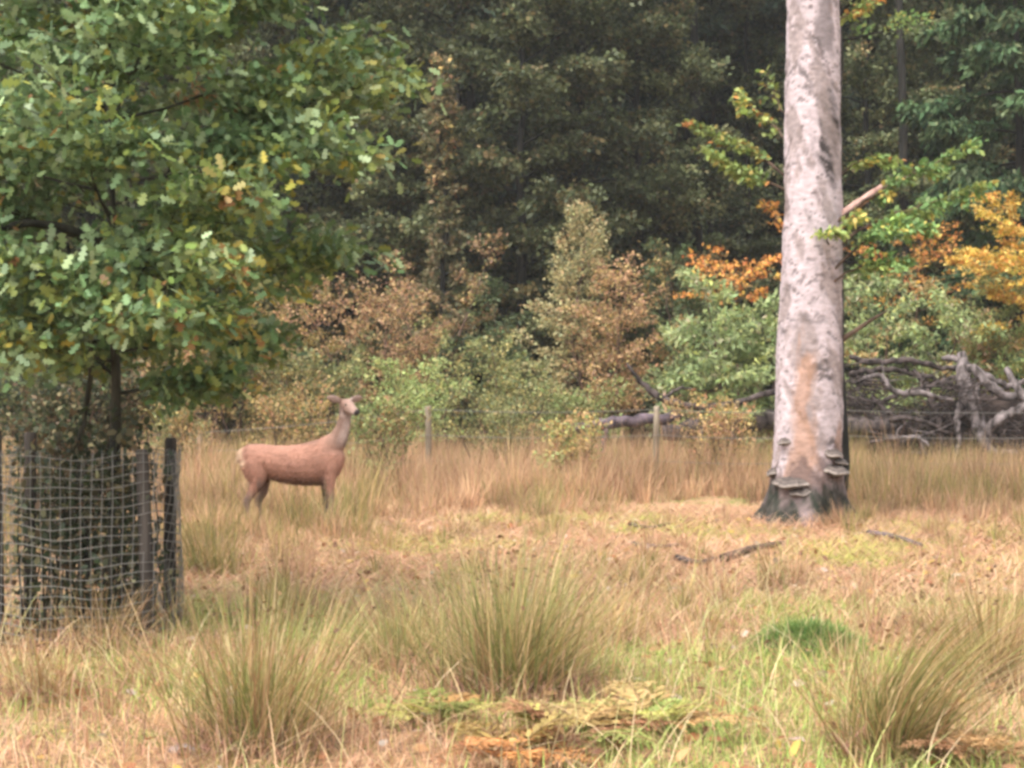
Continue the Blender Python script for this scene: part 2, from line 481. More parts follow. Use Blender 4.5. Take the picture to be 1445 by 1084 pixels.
# ------------------------------------------------------------------ shrubs and saplings along the fence
def sapling(seed, name, px, d, top_py, width_px, pal, label, cat, nleaf, size=(0.05, 0.10), shape='round', stems=1, tmpl=LEAF_DIAMOND,
            flat=0.7, droop=0.1, spread=0.07, bark=None, n1=26, n2=8, colfun=None, t0=0.1, curve=0.0, el=(0.35, 0.9), group=None, mix=True):
    rng = RNG(seed)
    s = F_PX / d
    h = (HOR + EYE * s - top_py) / s
    w = width_px / s / 2
    e = thing(name, (at(px, 0, d)[0], d, gz(at(px, 0, d)[0], d)), label, cat, group)
    a = Acc(); segall = []
    for k in range(stems):
        off = rng.normal(0, 0.12 * w, 2) if stems > 1 else np.zeros(2)
        lean = rng.normal(0, 0.45 * w, 2) if stems > 1 else rng.normal(0, 0.06 * w, 2)
        hh = h * (rng.uniform(0.7, 1.0) if k else 1.0) * 0.93
        z = np.linspace(0, 1, 9)
        tr = np.stack([off[0] + lean[0] * z ** 1.3 + rng.normal(0, 0.01 * h, 9), off[1] + lean[1] * z ** 1.3 + rng.normal(0, 0.01 * h, 9), z * hh - 0.05], -1)
        r0 = 0.012 * h ** 0.9 + 0.01
        rad = r0 * (1 - 0.9 * z)
        if shape == 'cone':
            prof = lambda u: w * (1 - u) ** 0.8 + 0.12
        elif shape == 'spire':
            prof = lambda u: w * (1.05 - u) * (0.6 + 0.4 * math.sin(9 * u)) + 0.15
        else:
            prof = lambda u: w * (0.45 + 0.75 * math.sin(math.pi * (0.1 + 0.8 * u))) * (0.7 if stems > 1 else 1.0)
        pr, sg = skeleton(rng, tr, rad, max(6, n1 // stems), t0, prof, lambda u: el[0] + (el[1] - el[0]) * u, curve, n2, 0.5, 0.12, 0.12, 0.10, rng.uniform(0, 6))
        a.add(*tube(tr, rad, 6, 0.04, seed + k))
        for P, R in pr: a.add(*tube(P, R, 4))
        segall.append(sg)
    if colfun is None and mix:
        other = lift([TAN, OLIVE, RUSSET, FERNGREEN][int(rng.integers(0, 4))], .95); ph = rng.uniform(0, 50)
        def colfun(pos, col, rng):
            f = np.clip(fbm(pos[:, 0] * 1.1 + ph, pos[:, 2] * 1.1 + pos[:, 1] * .8, 7) * 2.2 + .05, 0, .75)
            return np.where((rng.random(len(pos)) < f)[:, None], pick(rng, other, len(pos)), col)
    lv = sample_leaves(rng, np.concatenate(segall), nleaf, spread, size, tmpl, pal, flat, 0.65, droop, colfun)
    V = lv[0]; V[:, 2] = np.maximum(V[:, 2], 0.02)
    a.build("stem", bark or M_BARK_BROWN, e, True)
    link_mesh("foliage", V, lv[1], M_LEAF, e, lv[2])
    return e

TAN = [(4, (0.30, 0.20, 0.09)), (3, (0.22, 0.17, 0.07)), (2, (0.38, 0.27, 0.10)), (1.5, (0.14, 0.13, 0.05)), (1, (0.34, 0.17, 0.09))]
OLIVE = [(3, (0.13, 0.14, 0.055)), (3, (0.19, 0.18, 0.07)), (2, (0.09, 0.11, 0.05)), (1, (0.28, 0.22, 0.09))]
RUSSET = [(4, (0.30, 0.175, 0.095)), (3, (0.35, 0.235, 0.115)), (2, (0.22, 0.13, 0.085)), (1.5, (0.34, 0.26, 0.10)), (1, (0.14, 0.12, 0.05))]
FERNGREEN = [(4, (0.19, 0.235, 0.085)), (3, (0.25, 0.285, 0.11)), (2, (0.14, 0.17, 0.065)), (1.5, (0.32, 0.29, 0.11))]
PALEGREEN = [(4, (0.19, 0.24, 0.105)), (3, (0.26, 0.31, 0.14)), (2, (0.12, 0.15, 0.07)), (1.3, (0.30, 0.32, 0.11)), (1, (.30, .27, .17))]
YELLOW = [(4, (0.60, 0.42, 0.09)), (3, (0.66, 0.49, 0.15)), (2, (0.48, 0.22, 0.05)), (1, (0.30, 0.26, 0.06))]
ORANGE = [(4, (0.48, 0.22, 0.06)), (2, (0.40, 0.15, 0.05)), (2, (0.55, 0.33, 0.07)), (1, (0.25, 0.16, 0.06))]
DARKGREEN = [(4, (0.035, 0.05, 0.02)), (3, (0.06, 0.085, 0.035)), (2, (0.09, 0.11, 0.05)), (1, (0.15, 0.11, 0.05))]

TAN, OLIVE, RUSSET, FERNGREEN, PALEGREEN, DARKGREEN, ORANGE = lift(TAN, 1.3), lift(OLIVE, 1.35), lift(RUSSET, 1.25), lift(FERNGREEN, 1.3), lift(PALEGREEN, 1.35), lift(DARKGREEN, 1.4), lift(ORANGE, 1.1)

def birch_cols(pos, col, rng):
    # the lower right side has turned russet; the top is still pale olive
    f = np.clip((3.9 - pos[:, 2]) / 1.6, 0, 1) * np.clip(0.35 + pos[:, 0] * 0.8, 0, 1)
    rus = pick(rng, RUSSET, len(pos))
    return np.where((rng.random(len(pos)) < f)[:, None], rus, col)

sapling(31, "hazel_bush", 335, 34, 475, 270, TAN, "tan leaved hazel bush behind the fence post left of the deer", "bush", 7000, stems=6, n1=42, shape='round')
sapling(32, "hazel_bush", 455, 33, 505, 190, OLIVE, "olive green bush directly behind the deer", "bush", 5200, stems=5, n1=36)
sapling(33, "beech_sapling", 520, 38, 385, 250, RUSSET, "russet leaved beech sapling behind the deer's head", "sapling", 8000, stems=3, n1=46, flat=1.1)
sapling(34, "beech_sapling", 605, 40, 330, 150, RUSSET, "tall thin copper leaved sapling against the dark evergreens", "sapling", 4200, stems=2, n1=36, flat=1.1)
sapling(35, "fern_bush", 585, 33.0, 508, 150, lift(FERNGREEN, 1.3), "bright green low bush to the right of the deer's head", "bush", 5200, stems=6, n1=36, size=(.05, .09), mix=False)
sapling(36, "willow_bush", 715, 34, 480, 150, OLIVE, "olive upright bush at the foot of the pale birch sapling", "bush", 4600, stems=6, n1=36, size=(.05, .10), el=(.7, 1.2))
sapling(37, "birch_sapling", 815, 36, 262, 215, [(3, (0.31, 0.29, 0.14)), (3, (0.40, 0.34, 0.17)), (2, (0.23, 0.23, 0.12)), (1.4, (0.44, 0.31, 0.15))],
        "pale tan and olive birch sapling, pointed, in front of the dark wood", "sapling", 11500, size=(.055, .095), shape='cone', n1=66, n2=9, bark=M_BARK_BROWN, colfun=birch_cols, el=(.3, .8))
sapling(38, "birch_sapling", 868, 35, 372, 125, RUSSET, "orange russet sapling with a bare pinkish stem", "sapling", 4600, size=(.05, .09), n1=34, t0=0.28, el=(.3, .8))
sapling(39, "olive_tree_sapling", 622, 43, 40, 170, PAL_OLIVE, "tall thin tree with tan drooping leaves among dark evergreens", "tree", 9000, size=(.08, .15), n1=60, n2=9, shape='spire', droop=0.4, bark=M_BARK_DARK)
bpy.data.objects["olive_tree_sapling"].name = "slender_tree"
sapling(40, "larch_bush", 1050, 33, 392, 215, PALEGREEN, "pale green feathery conifer bush left of the white trunk", "bush", 12000, size=(.10, .19), tmpl=LEAF_NEEDLE, stems=4, n1=56, n2=10, droop=0.25, flat=0.9, el=(.15, .8), curve=-.15)
sapling(41, "larch_bush", 1275, 39, 385, 230, PALEGREEN, "pale green feathery bush behind the dead branches", "bush", 12000, size=(.10, .19), tmpl=LEAF_NEEDLE, stems=4, n1=56, n2=10, droop=0.25, flat=0.9, el=(.15, .8), curve=-.15)
sapling(42, "larch_bush", 1400, 38, 400, 190, FERNGREEN, "yellow green feathery bush behind the uprooted stump", "bush", 9000, size=(.09, .17), tmpl=LEAF_NEEDLE, stems=4, n1=50, n2=10, droop=0.25, flat=0.9, el=(.15, .8), curve=-.15)
sapling(43, "beech_sapling", 1462, 36.5, 300, 200, YELLOW, "yellow leaved beech sapling with flat layered branches above the stump", "sapling", 11000, size=(.07, .12), n1=30, n2=12, t0=0.62, flat=1.4, el=(.05, .4), spread=0.06, mix=False)
sapling(44, "beech_sapling", 1290, 41, 318, 170, ORANGE, "orange leaved beech sapling between the white trunk and the yellow beech", "sapling", 1700, size=(.07, .12), n1=22, n2=10, t0=0.66, flat=1.4, el=(.05, .4), spread=0.06, mix=False)
sapling(45, "beech_sapling", 1040, 41, 352, 150, ORANGE, "orange leaved beech sapling behind the pale green bush", "sapling", 1500, size=(.07, .12), n1=14, n2=9, t0=0.80, flat=1.4, el=(.05, .4), spread=0.06, mix=False)
sapling(46, "holly_bush", 960, 42, 330, 130, DARKGREEN, "dark green bush under the bare trunks", "bush", 6000, size=(.07, .13), n1=40, stems=3)
sapling(47, "hazel_bush", 180, 36, 430, 260, TAN, "tan brown bush seen through the young oak's stem", "bush", 7000, stems=6, n1=42)
sapling(48, "holly_bush", 60, 34, 470, 240, DARKGREEN, "dark green bush beyond the fence behind the tree guard", "bush", 6500, stems=5, n1=42, size=(.06, .11))
sapling(49, "hazel_bush", 415, 41, 340, 180, [(2, (0.30, 0.22, 0.08)), (2, (0.2, 0.18, 0.07)), (1, (0.4, 0.27, 0.08))], "yellowish tall bush under the oak's right edge", "bush", 6500, stems=3, n1=44)
sapling(50, "fern_bush", 830, 34, 545, 160, FERNGREEN, "low yellow green bush under the russet sapling", "bush", 3800, stems=6, n1=36, size=(.05, .09))
sapling(51, "holly_bush", 700, 40, 395, 140, DARKGREEN, "dark green bush between the copper and the pale saplings", "bush", 6000, stems=3, n1=40, size=(.07, .12))
sapling(52, "fern_bush", 965, 34, 480, 120, PALEGREEN, "low pale green bush beside the leaning dead branch", "bush", 4000, stems=6, n1=36, size=(.07, .14), tmpl=LEAF_NEEDLE)
sapling(53, "bramble_bush", 105, 16.5, 500, 250, [(4, (.045, .055, .03)), (3, (.08, .09, .045)), (2, (.15, .10, .06)), (1.5, (.22, .19, .10)), (1, (.12, .16, .08))], "dark straggly bramble bush standing right behind the tree guard", "bush", 9500, size=(.04, .08), stems=9, n1=60, n2=7, el=(.5, 1.1), mix=False)
sapling(54, "holly_bush", 642, 36, 468, 60, lift(DARKGREEN, .45), "narrow almost black bush in the gap right of the green one", "bush", 2600, size=(.05, .10), n1=30, mix=False)  # added bush, its near-black leaves stand in for the dark of the gap
for k, (px, d, tp, w, pal, lab) in enumerate([
        (250, 27.2, 560, 120, OLIVE, "low olive scrub grown round the short fence post left of the deer"), (540, 27.0, 575, 130, FERNGREEN, "low yellow green scrub in the grass just right of the deer's chest"),
        (700, 29.5, 560, 150, OLIVE, "low olive scrub between two fence posts below the pale birch sapling"), (400, 29.5, 550, 170, TAN, "low tan scrub showing over the deer's back"),
        (1010, 29.8, 575, 130, TAN, "low tan scrub along the wire beside the white trunk"), (800, 26.5, 598, 110, TAN, "thin tan scrub standing out of the tall grass before the purplish log")]):
    sapling(90 + k, "scrub_bush", px, d, tp, w, pal, lab, "bush", 2600, size=(.04, .08), stems=6, n1=30, n2=6, el=(.6, 1.2))
for k, (px, d, tp, w) in enumerate([(-90, 35, 430, 240), (1570, 37, 400, 230)]):
    sapling(60 + k, "hazel_bush", px, d, tp, w, OLIVE, ["olive bush at the far left end of the wire fence", "olive bush beyond the uprooted stump"][k], "bush", 5000, stems=5, n1=36)

# ------------------------------------------------------------------ wire fence
FD = 28.0
fence = thing("wire_fence", (0, FD, 0), "low post and wire fence crossing the tall grass before the wood", "fence")
tops = []
for px, top, lean in [(-60, 612, .02), (281, 607, .01), (605, 573, -.01), (925, 573, .02), (1180, 574, 0), (1570, 574, .01)]:
    b = at(px, 0, FD); zt = at(px, top, FD)[2]
    P = np.array([[b[0], 0, -0.1], [b[0] + lean * .5, 0, zt * .5], [b[0] + lean, 0, zt - .02], [b[0] + lean, 0, zt]])
    a = Acc(); a.add(*tube(P, [.055, .052, .05, .04], 10, 0.03, px + 500)); a.build("post", M_POST, fence)
    tops.append((b[0] + lean, zt))
for frac in (0.96, 0.66, 0.36):
    pts = []
    for k in range(len(tops) - 1):
        for q in np.linspace(0, 1, 6)[:-1 if k < len(tops) - 2 else None]:
            x = tops[k][0] * (1 - q) + tops[k + 1][0] * q; z = (tops[k][1] * (1 - q) + tops[k + 1][1] * q) * frac
            pts.append((x, -0.058, z - 0.05 * math.sin(math.pi * q)))
    a = Acc(); a.add(*tube(pts, .0045, 4)); a.build("wire", M_WIRE, fence)

# ------------------------------------------------------------------ the big pale tree
TD = ground_d(740)
TB = at(1141, 740, TD); TB[2] = gz(TB[0], TB[1])
sT = F_PX / TD
BARK = thing("birch_tree", TB, "large tree with pinkish white trunk, dark scars, shelf fungi and mossy base", "tree")
NZ, NA = 330, 120
zz = np.concatenate([np.linspace(-0.15, 7.0, 290), np.linspace(7.1, 14.5, 40)])
zr = np.array([-.15, 0.0, .12, .3, .5, .8, 1.2, 2.1, 3.8, 6.4, 9, 14.5])
rr = np.array([.66, .60, .53, .48, .445, .425, .418, .408, .36, .33, .27, .05])
cz = np.array([-.15, 0, .35, .8, 1.2, 2.1, 3.8, 6.4, 9, 14.5])
cx = np.array([-.09, -.09, -.05, -.01, 0, .02, .06, .06, .10, .25])
th = np.arange(NA) / NA * 2 * np.pi                       # 0 = +X (right), -pi/2 = towards the camera
R0 = np.interp(zz, zr, rr)[:, None] * np.ones((1, NA)); C0 = np.interp(zz, cz, cx)
flare = np.exp(-np.clip(zz, 0, None) / 0.28)[:, None]
lobes = 0.26 * np.cos(3 * th - 0.6) + 0.20 * np.cos(5 * th + 1.0) + .10 * np.cos(8 * th)
R0 = R0 * (1 + flare * lobes[None] * 0.8)
ZZ, TH = np.meshgrid(zz, th, indexing='ij')
ang = TH * 0.4
wrap = lambda sx, sz, sd, o=3: 0.5 * (fbm((np.cos(TH) + 3) * sx, ZZ * sz + np.sin(TH) * sx * 1.7, sd, o) + fbm((np.sin(TH) + 7) * sx, ZZ * sz * 1.1 + np.cos(TH) * sx * 1.3, sd + 9, o))
R0 = R0 + 0.022 * wrap(1.2, 1.5, 1) + 0.010 * wrap(4, 9, 2) + (0.07 * wrap(2.5, 5, 3, 4) + .03 * wrap(7, 9, 4)) * np.exp(-np.clip(ZZ, 0, None) / 0.6)
# colours of the bark, with shade painted along its right side
pk = np.array([0.39, 0.322, 0.33]); gy = np.array([0.20, 0.165, 0.165]); dk = np.array([0.030, 0.024, 0.023]); og = np.array([0.27, 0.15, 0.095]); mo = np.array([0.018, 0.021, 0.014])
C = np.ones((*ZZ.shape, 3)) * pk
g = np.clip(wrap(1.5, 1.6, 20) * 1.6 + 0.25, 0, 1)[..., None] * 0.5
C = C * (1 - g) + gy * g
WZ = ZZ + .10 * wrap(3.1, 4.0, 36, 3) + .05 * np.sin(TH * 3 + ZZ)
wrap2 = lambda sx, sz, sd, o=3: 0.5 * (fbm((np.cos(TH) + 3) * sx + WZ * .7, WZ * sz + np.sin(TH) * sx * 1.7, sd, o) + fbm((np.sin(TH) + 7) * sx - WZ * .9, WZ * sz * 1.1 + np.cos(TH) * sx * 1.3, sd + 9, o))
lent = np.clip((wrap2(2.0, 17, 31, 4) - 0.13) * 6, 0, 1) * np.clip(wrap(1.1, 0.9, 33) * 4 + 0.6, 0.12, 1)   # short cross marks
lent2 = np.clip((wrap(5, 34, 35, 2) - 0.24) * 9, 0, 1) * 0.7
front = lambda a0, w: np.exp(-((np.angle(np.exp(1j * (TH - a0)))) / w) ** 2)
scar = np.clip((front(-1.05, 0.55) * np.exp(-((ZZ - 4.75) / 0.75) ** 2) + 0.5 * wrap(3, 7, 41) - 0.42) * 5, 0, 1)
scar2 = np.clip((front(-1.25, 0.6) * np.exp(-((ZZ - 6.1) / 0.5) ** 2) + 0.6 * wrap(3, 5, 43) - 0.5) * 4, 0, 1) * .6
scar3 = np.clip((.55 * front(-1.6, 1.5) * (np.exp(-((ZZ - 2.95) / 0.22) ** 2) + np.exp(-((ZZ - 2.35) / 0.16) ** 2) + .7 * np.exp(-((ZZ - 5.6) / .2) ** 2)) + 1.5 * wrap2(3.4, 13, 44, 4) - 0.52) * 3, 0, 1) * .75
side = np.clip((front(0.05, 0.55) * (np.exp(-((ZZ - 2.4) / 0.9) ** 2) + .5 * np.exp(-((ZZ - 5) / 1.5) ** 2)) + 0.7 * wrap(2.5, 2, 45) - 0.35) * 4, 0, 1)  # painted shade: darkens the trunk's right flank
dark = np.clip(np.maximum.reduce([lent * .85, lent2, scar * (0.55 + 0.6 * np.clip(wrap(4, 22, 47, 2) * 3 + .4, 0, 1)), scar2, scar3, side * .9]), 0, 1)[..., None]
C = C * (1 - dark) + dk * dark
patch = np.clip((wrap2(1.7, 2.6, 61, 5) - .09) * 9, 0, 1)[..., None]; pcol = np.array([.21, .165, .155]) * (1 + .5 * wrap(5, 12, 62, 3))[..., None]
C = C * (1 - patch * .7) + pcol * patch * .7
orange = np.clip((front(-1.95, 0.40 + .22 * np.clip(1.5 - ZZ, 0, 1)) * np.clip((2.35 + 1.1 * wrap(4, 2, 53, 4) - ZZ) / 0.7, 0, 1) * np.clip((ZZ - .25) / .25, 0, 1) + 0.95 * wrap(2.6, 2.4, 51, 4) - 0.34) * 2.4, 0, 1)
orange = np.maximum(orange, 0.8 * np.clip((front(-0.55, 0.3) * np.clip((1.5 - ZZ) / 0.5, 0, 1) * np.clip((ZZ - .35) / .25, 0, 1) + 0.5 * wrap(3, 3, 52) - 0.4) * 4, 0, 1))[..., None]
C = C * (1 - orange * .75) + og * orange * .75
brown = np.clip((np.clip((1.05 - ZZ) / 0.5, 0, 1) * 0.95 + 1.2 * wrap(3, 5, 55, 4) - 0.42) * 3.5, 0, 1)[..., None] * 0.8
C = C * (1 - brown) + np.array([.095, .062, .055]) * brown
moss = np.clip((np.clip((0.72 - ZZ) / 0.4, 0, 1) * (0.55 + .75 * front(-0.85, .55) + .6 * front(3.3, .6)) + 1.0 * wrap(3, 4, 57, 4) - 0.40) * 3, 0, 1)[..., None] * (.75 + .25 * np.clip(wrap(8, 12, 58) * 3 + .5, 0, 1))[..., None]
C = C * (1 - moss) + mo * moss
i = np.arange(len(zz) - 1)[:, None] * NA; j = np.arange(NA)[None]; j2 = (j + 1) % NA
quads = np.stack([i + j, i + j2, i + NA + j2, i + NA + j], -1).reshape(-1, 4)
R0 = R0 - .016 * patch[..., 0] - .010 * orange[..., 0] - .008 * dark[..., 0]
V = np.stack([C0[:, None] + R0 * np.cos(TH), R0 * np.sin(TH) * 0.95, ZZ], -1)
M_TRUNK = col_mat("pale_bark", 0.8, 10, 0.22, 0.5, 0.012, (1, 1, 2.2))
link_mesh("trunk", V.reshape(-1, 3), [quads], M_TRUNK, BARK, C.reshape(-1, 3), True)

def trunk_r(z): return float(np.interp(z, zr, rr)), float(np.interp(z, cz, cx))
def bracket(px, py, w, dep, t, seed):
    rng = RNG(seed)
    z = (740 - py) / sT; x = (px - 1141) / sT
    r, c = trunk_r(z); q = np.clip((x - c) / r, -.97, .97); a = -math.acos(q)
    base = np.array([c + (r - .05) * math.cos(a), (r - .05) * math.sin(a) * .95, z])
    outd = np.array([math.cos(a), math.sin(a), 0]); sd = np.array([-math.sin(a), math.cos(a), 0])
    acc = Acc(); Vs = []; Cs = []; K = 16
    rings = [(.05, .75), (.35, .72), (.55, .66), (.72, .52), (.88, .30), (1.0, .04), (.97, -.12), (.5, -.5), (.05, -.9)]
    rcol = [(.05, .04, .036), (.085, .066, .058), (.05, .04, .036), (.11, .088, .076), (.07, .055, .05), (.26, .22, .19), (.17, .14, .12), (.10, .08, .07), (.06, .05, .045)]
    for (f, h), rc in zip(rings, rcol):
        for k in range(K + 1):
            u = math.pi * k / K
            wob = 1 + .13 * math.sin(3 * u + seed) + .08 * math.sin(7 * u + 2 * seed) + .05 * rng.normal()
            Vs.append(base + sd * (math.cos(u) * w * f * wob) + outd * (math.sin(u) * dep * f * wob + .02) + np.array([0, 0, h * t - .035 * math.sin(u) * f + (.008 * math.sin(4 * u + seed))]))
            Cs.append(rc)
    q4 = []
    for r_ in range(len(rings) - 1):
        for k in range(K):
            o = r_ * (K + 1) + k; q4.append((o, o + 1, o + K + 2, o + K + 1))
    acc.add(Vs, [np.array(q4)], np.array(Cs)); acc.build("shelf_fungus", M_COL, BARK, True)
for args in [(1168, 641, .13, .15, .10, 1), (1172, 665, .20, .20, .13, 2), (1102, 624, .09, .12, .08, 3), (1108, 682, .24, .17, .13, 4),
             (1088, 668, .12, .13, .10, 5), (1180, 652, .10, .14, .07, 6), (1120, 694, .12, .10, .09, 7)]:
    bracket(args[0], args[1], args[2], args[3] * .95, args[4] * .75, args[5])

# low leafy branches on the pale trunk, drawn as their curves stand around it
PAL_SPRAY = [(4, (0.20, 0.26, 0.07)), (3, (0.27, 0.31, 0.10)), (2, (0.13, 0.18, 0.06)), (1.3, (0.40, 0.31, 0.08)), (.6, (0.42, 0.2, 0.06))]
PAL_SPRAYG = [(4, (0.11, 0.19, 0.06)), (3, (0.16, 0.25, 0.09)), (2, (0.23, 0.29, 0.08)), (.6, (0.40, 0.31, 0.08))]
PAL_SPRAY, PAL_SPRAYG = lift(PAL_SPRAY, 1.2), lift(PAL_SPRAYG, 1.3)
def spray(pts, r0, seed, nleaf, pal, tw=16, wid=0.30, dep=(0, 0), bare=0.25):
    """pts: photo pixels along the branch; dep: how far its foot and its tip stand behind (+) or before (-) the trunk's axis"""
    rng = RNG(seed)
    P = []
    for k, (px, py) in enumerate(pts):
        d = TD + dep[0] + (dep[1] - dep[0]) * k / (len(pts) - 1)
        P.append(at(px, py, d) - TB)
    P = catmull(P, 14)
    P[1:-1] += rng.normal(0, .008, (12, 3))
    R = r0 * np.linspace(1, .18, 14)
    br = Acc(); br.add(*tube(P, R, 6, .05, seed))
    segs = []
    T = unit(np.gradient(P, axis=0))
    for k in range(tw):
        q = bare + (1 - bare) * (k + rng.random()) / tw
        i0 = min(int(q * 13), 12); p = P[i0] + (P[i0 + 1] - P[i0]) * (q * 13 - i0); t = T[i0]
        lat = unit(np.cross(t, [0, 0, 1.])) * (1 if k % 2 else -1)
        dd = t * rng.uniform(.5, 1.0) + lat * rng.uniform(.3, .9) + np.array([0, 0, rng.normal(.0, .3)])
        l = wid * rng.uniform(.6, 1.3) * (1.15 - .5 * q)
        e = p + dd * l + np.array([0, 0, -.06])
        segs.append((p, p + dd * l * .5, e))
        br.add(*tube([p, p + dd * l * .5, e], [.006, .004, .003], 4))
    segs.append((P[9], P[11], P[13]))
    o = br.build("branch", M_BARK_BROWN, BARK, True)
    lv = sample_leaves(rng, np.array(segs), nleaf, 0.035, (.06, .10), LEAF_SIMPLE, pal, 1.1, .5, .1)
    link_mesh("foliage", lv[0], lv[1], M_LEAF, o, lv[2])
spray([(1125, 262), (1075, 222), (1030, 200), (978, 178)], .022, 1, 520, PAL_SPRAY, 18, .30, (.2, .9))
spray([(1125, 275), (1080, 255), (1040, 240), (1000, 212)], .018, 2, 480, PAL_SPRAY, 16, .28, (.25, .5))
spray([(1125, 215), (1095, 180), (1065, 155), (1040, 128)], .016, 3, 220, PAL_SPRAY, 12, .20, (.2, 1.1))
spray([(1110, 165), (1095, 140), (1085, 108)], .010, 4, 60, PAL_SPRAY, 7, .14, (.2, .7))
spray([(1175, 318), (1240, 270), (1310, 235), (1378, 198)], .026, 5, 660, PAL_SPRAYG, 20, .30, (-.2, -.5))
spray([(1175, 350), (1240, 310), (1310, 288), (1388, 262)], .022, 6, 600, PAL_SPRAYG, 18, .30, (-.2, .6))
spray([(1172, 385), (1215, 345), (1260, 322), (1310, 318)], .020, 7, 660, PAL_SPRAYG, 18, .28, (-.25, -.7))
spray([(1172, 400), (1205, 380), (1235, 372), (1275, 366)], .016, 8, 440, PAL_SPRAYG, 14, .24, (-.25, -.5))
spray([(1180, 250), (1205, 232), (1230, 222), (1258, 225)], .012, 9, 260, PAL_SPRAY, 12, .20, (.2, .5))
spray([(1170, 345), (1165, 330), (1180, 325), (1215, 300)], .012, 10, 240, PAL_SPRAY, 10, .20, (-.38, -.6))
spray([(1180, 30), (1205, 15), (1225, 5)], .014, 11, 140, PAL_SPRAY, 10, .22, (.0, .2))
spray([(1125, 365), (1090, 300), (1085, 292)], .010, 12, 80, ORANGE, 6, .14, (.3, .8))
# broken stub and a thin dead twig
def bare_branch(name, pts, R, dep, mat, seed, parent):
    P = np.array([at(px, py, TD + dd) - TB for (px, py), dd in zip(pts, dep)])
    a = Acc(); a.add(*tube(catmull(P, 10), np.interp(np.linspace(0, 1, 10), np.linspace(0, 1, len(R)), R), 8, .05, seed)); return a.build(name, mat, parent, True)
M_STUB = bark_mat("stub_wood", (.20, .11, .09), (.48, .31, .26), 7, .5)
bare_branch("broken_stub", [(1170, 318), (1205, 292), (1248, 263)], [.07, .06, .05], (0, -.15, -.25), M_STUB, 3, BARK)
bare_branch("dead_twig", [(1175, 488), (1205, 468), (1232, 450), (1253, 438)], [.045, .03, .02, .008], (0, -.1, -.2, -.3), M_BARK_BROWN, 4, BARK)

# the crown above the picture
rng = RNG(404)
zt = np.linspace(7.0, 14.4, 12); trk = np.stack([np.interp(zt, cz, cx), 0 * zt, zt], -1)
pr, sg = skeleton(rng, trk, np.interp(zt, zr, rr), 34, 0.1, lambda u: 3.6 * (0.6 + .5 * math.sin(math.pi * u)) * (1 - .5 * u), lambda u: .35 + .6 * u, -.05, 9, .5, .2)
a = Acc()
for P, R in pr: a.add(*tube(P, R, 5))
a.build("limbs", M_BARK_BROWN, BARK, True)
lv = sample_leaves(rng, sg, 9000, .12, (.06, .11), LEAF_DIAMOND, PAL_SPRAY, .8, .7, .2)
link_mesh("crown", lv[0], lv[1], M_LEAF, BARK, lv[2])

# a slim dark stem right behind it
e = thing("young_tree", (at(1181, 0, 23.6)[0], 23.6, 0), "slim dark stemmed tree standing close behind the white trunk", "tree")
z = np.linspace(0, 9, 14); tr = np.stack([.045 * np.sin(z * 1.1) + .03 * np.sin(z * 2.3), .02 * np.cos(z), z - .05], -1)
rng = RNG(61); pr, sg = skeleton(rng, tr, .13 - .011 * z, 16, .72, lambda u: 1.2 * (1 - .5 * u), lambda u: .4 + .5 * u, 0, 8)
a = Acc(); a.add(*tube(tr, .12 - .011 * z, 10, .05, 6))
for P, R in pr: a.add(*tube(P, R, 4))
a.build("trunk", M_BARK_DARK, e, True)
lv = sample_leaves(rng, sg, 2500, .07, (.05, .09), LEAF_SIMPLE, PAL_SPRAYG)
link_mesh("crown", lv[0], lv[1], M_LEAF, e, lv[2])

# ------------------------------------------------------------------ dead wood beyond the fence
DW = 34.0
def limb(parent, O, name, pts, R, mat, seed, n=26, knob=.12):
    P = np.array([at(px, py, d) - O for px, py, d in pts])
    n = max(n, 14); PP = catmull(P, n) + RNG(seed + 7).normal(0, R[0] * .16 + .006, (n, 3))
    a = Acc(); a.add(*tube(PP, np.interp(np.linspace(0, 1, n), np.linspace(0, 1, len(R)), R), 9, knob, seed)); return a.build(name, mat, parent, True)
O = np.array([at(1400, 0, DW)[0], DW, 0.])
ST = thing("uprooted_stump", O, "uprooted stump with twisted silver grey roots in the long grass", "dead tree")
rng = RNG(71)
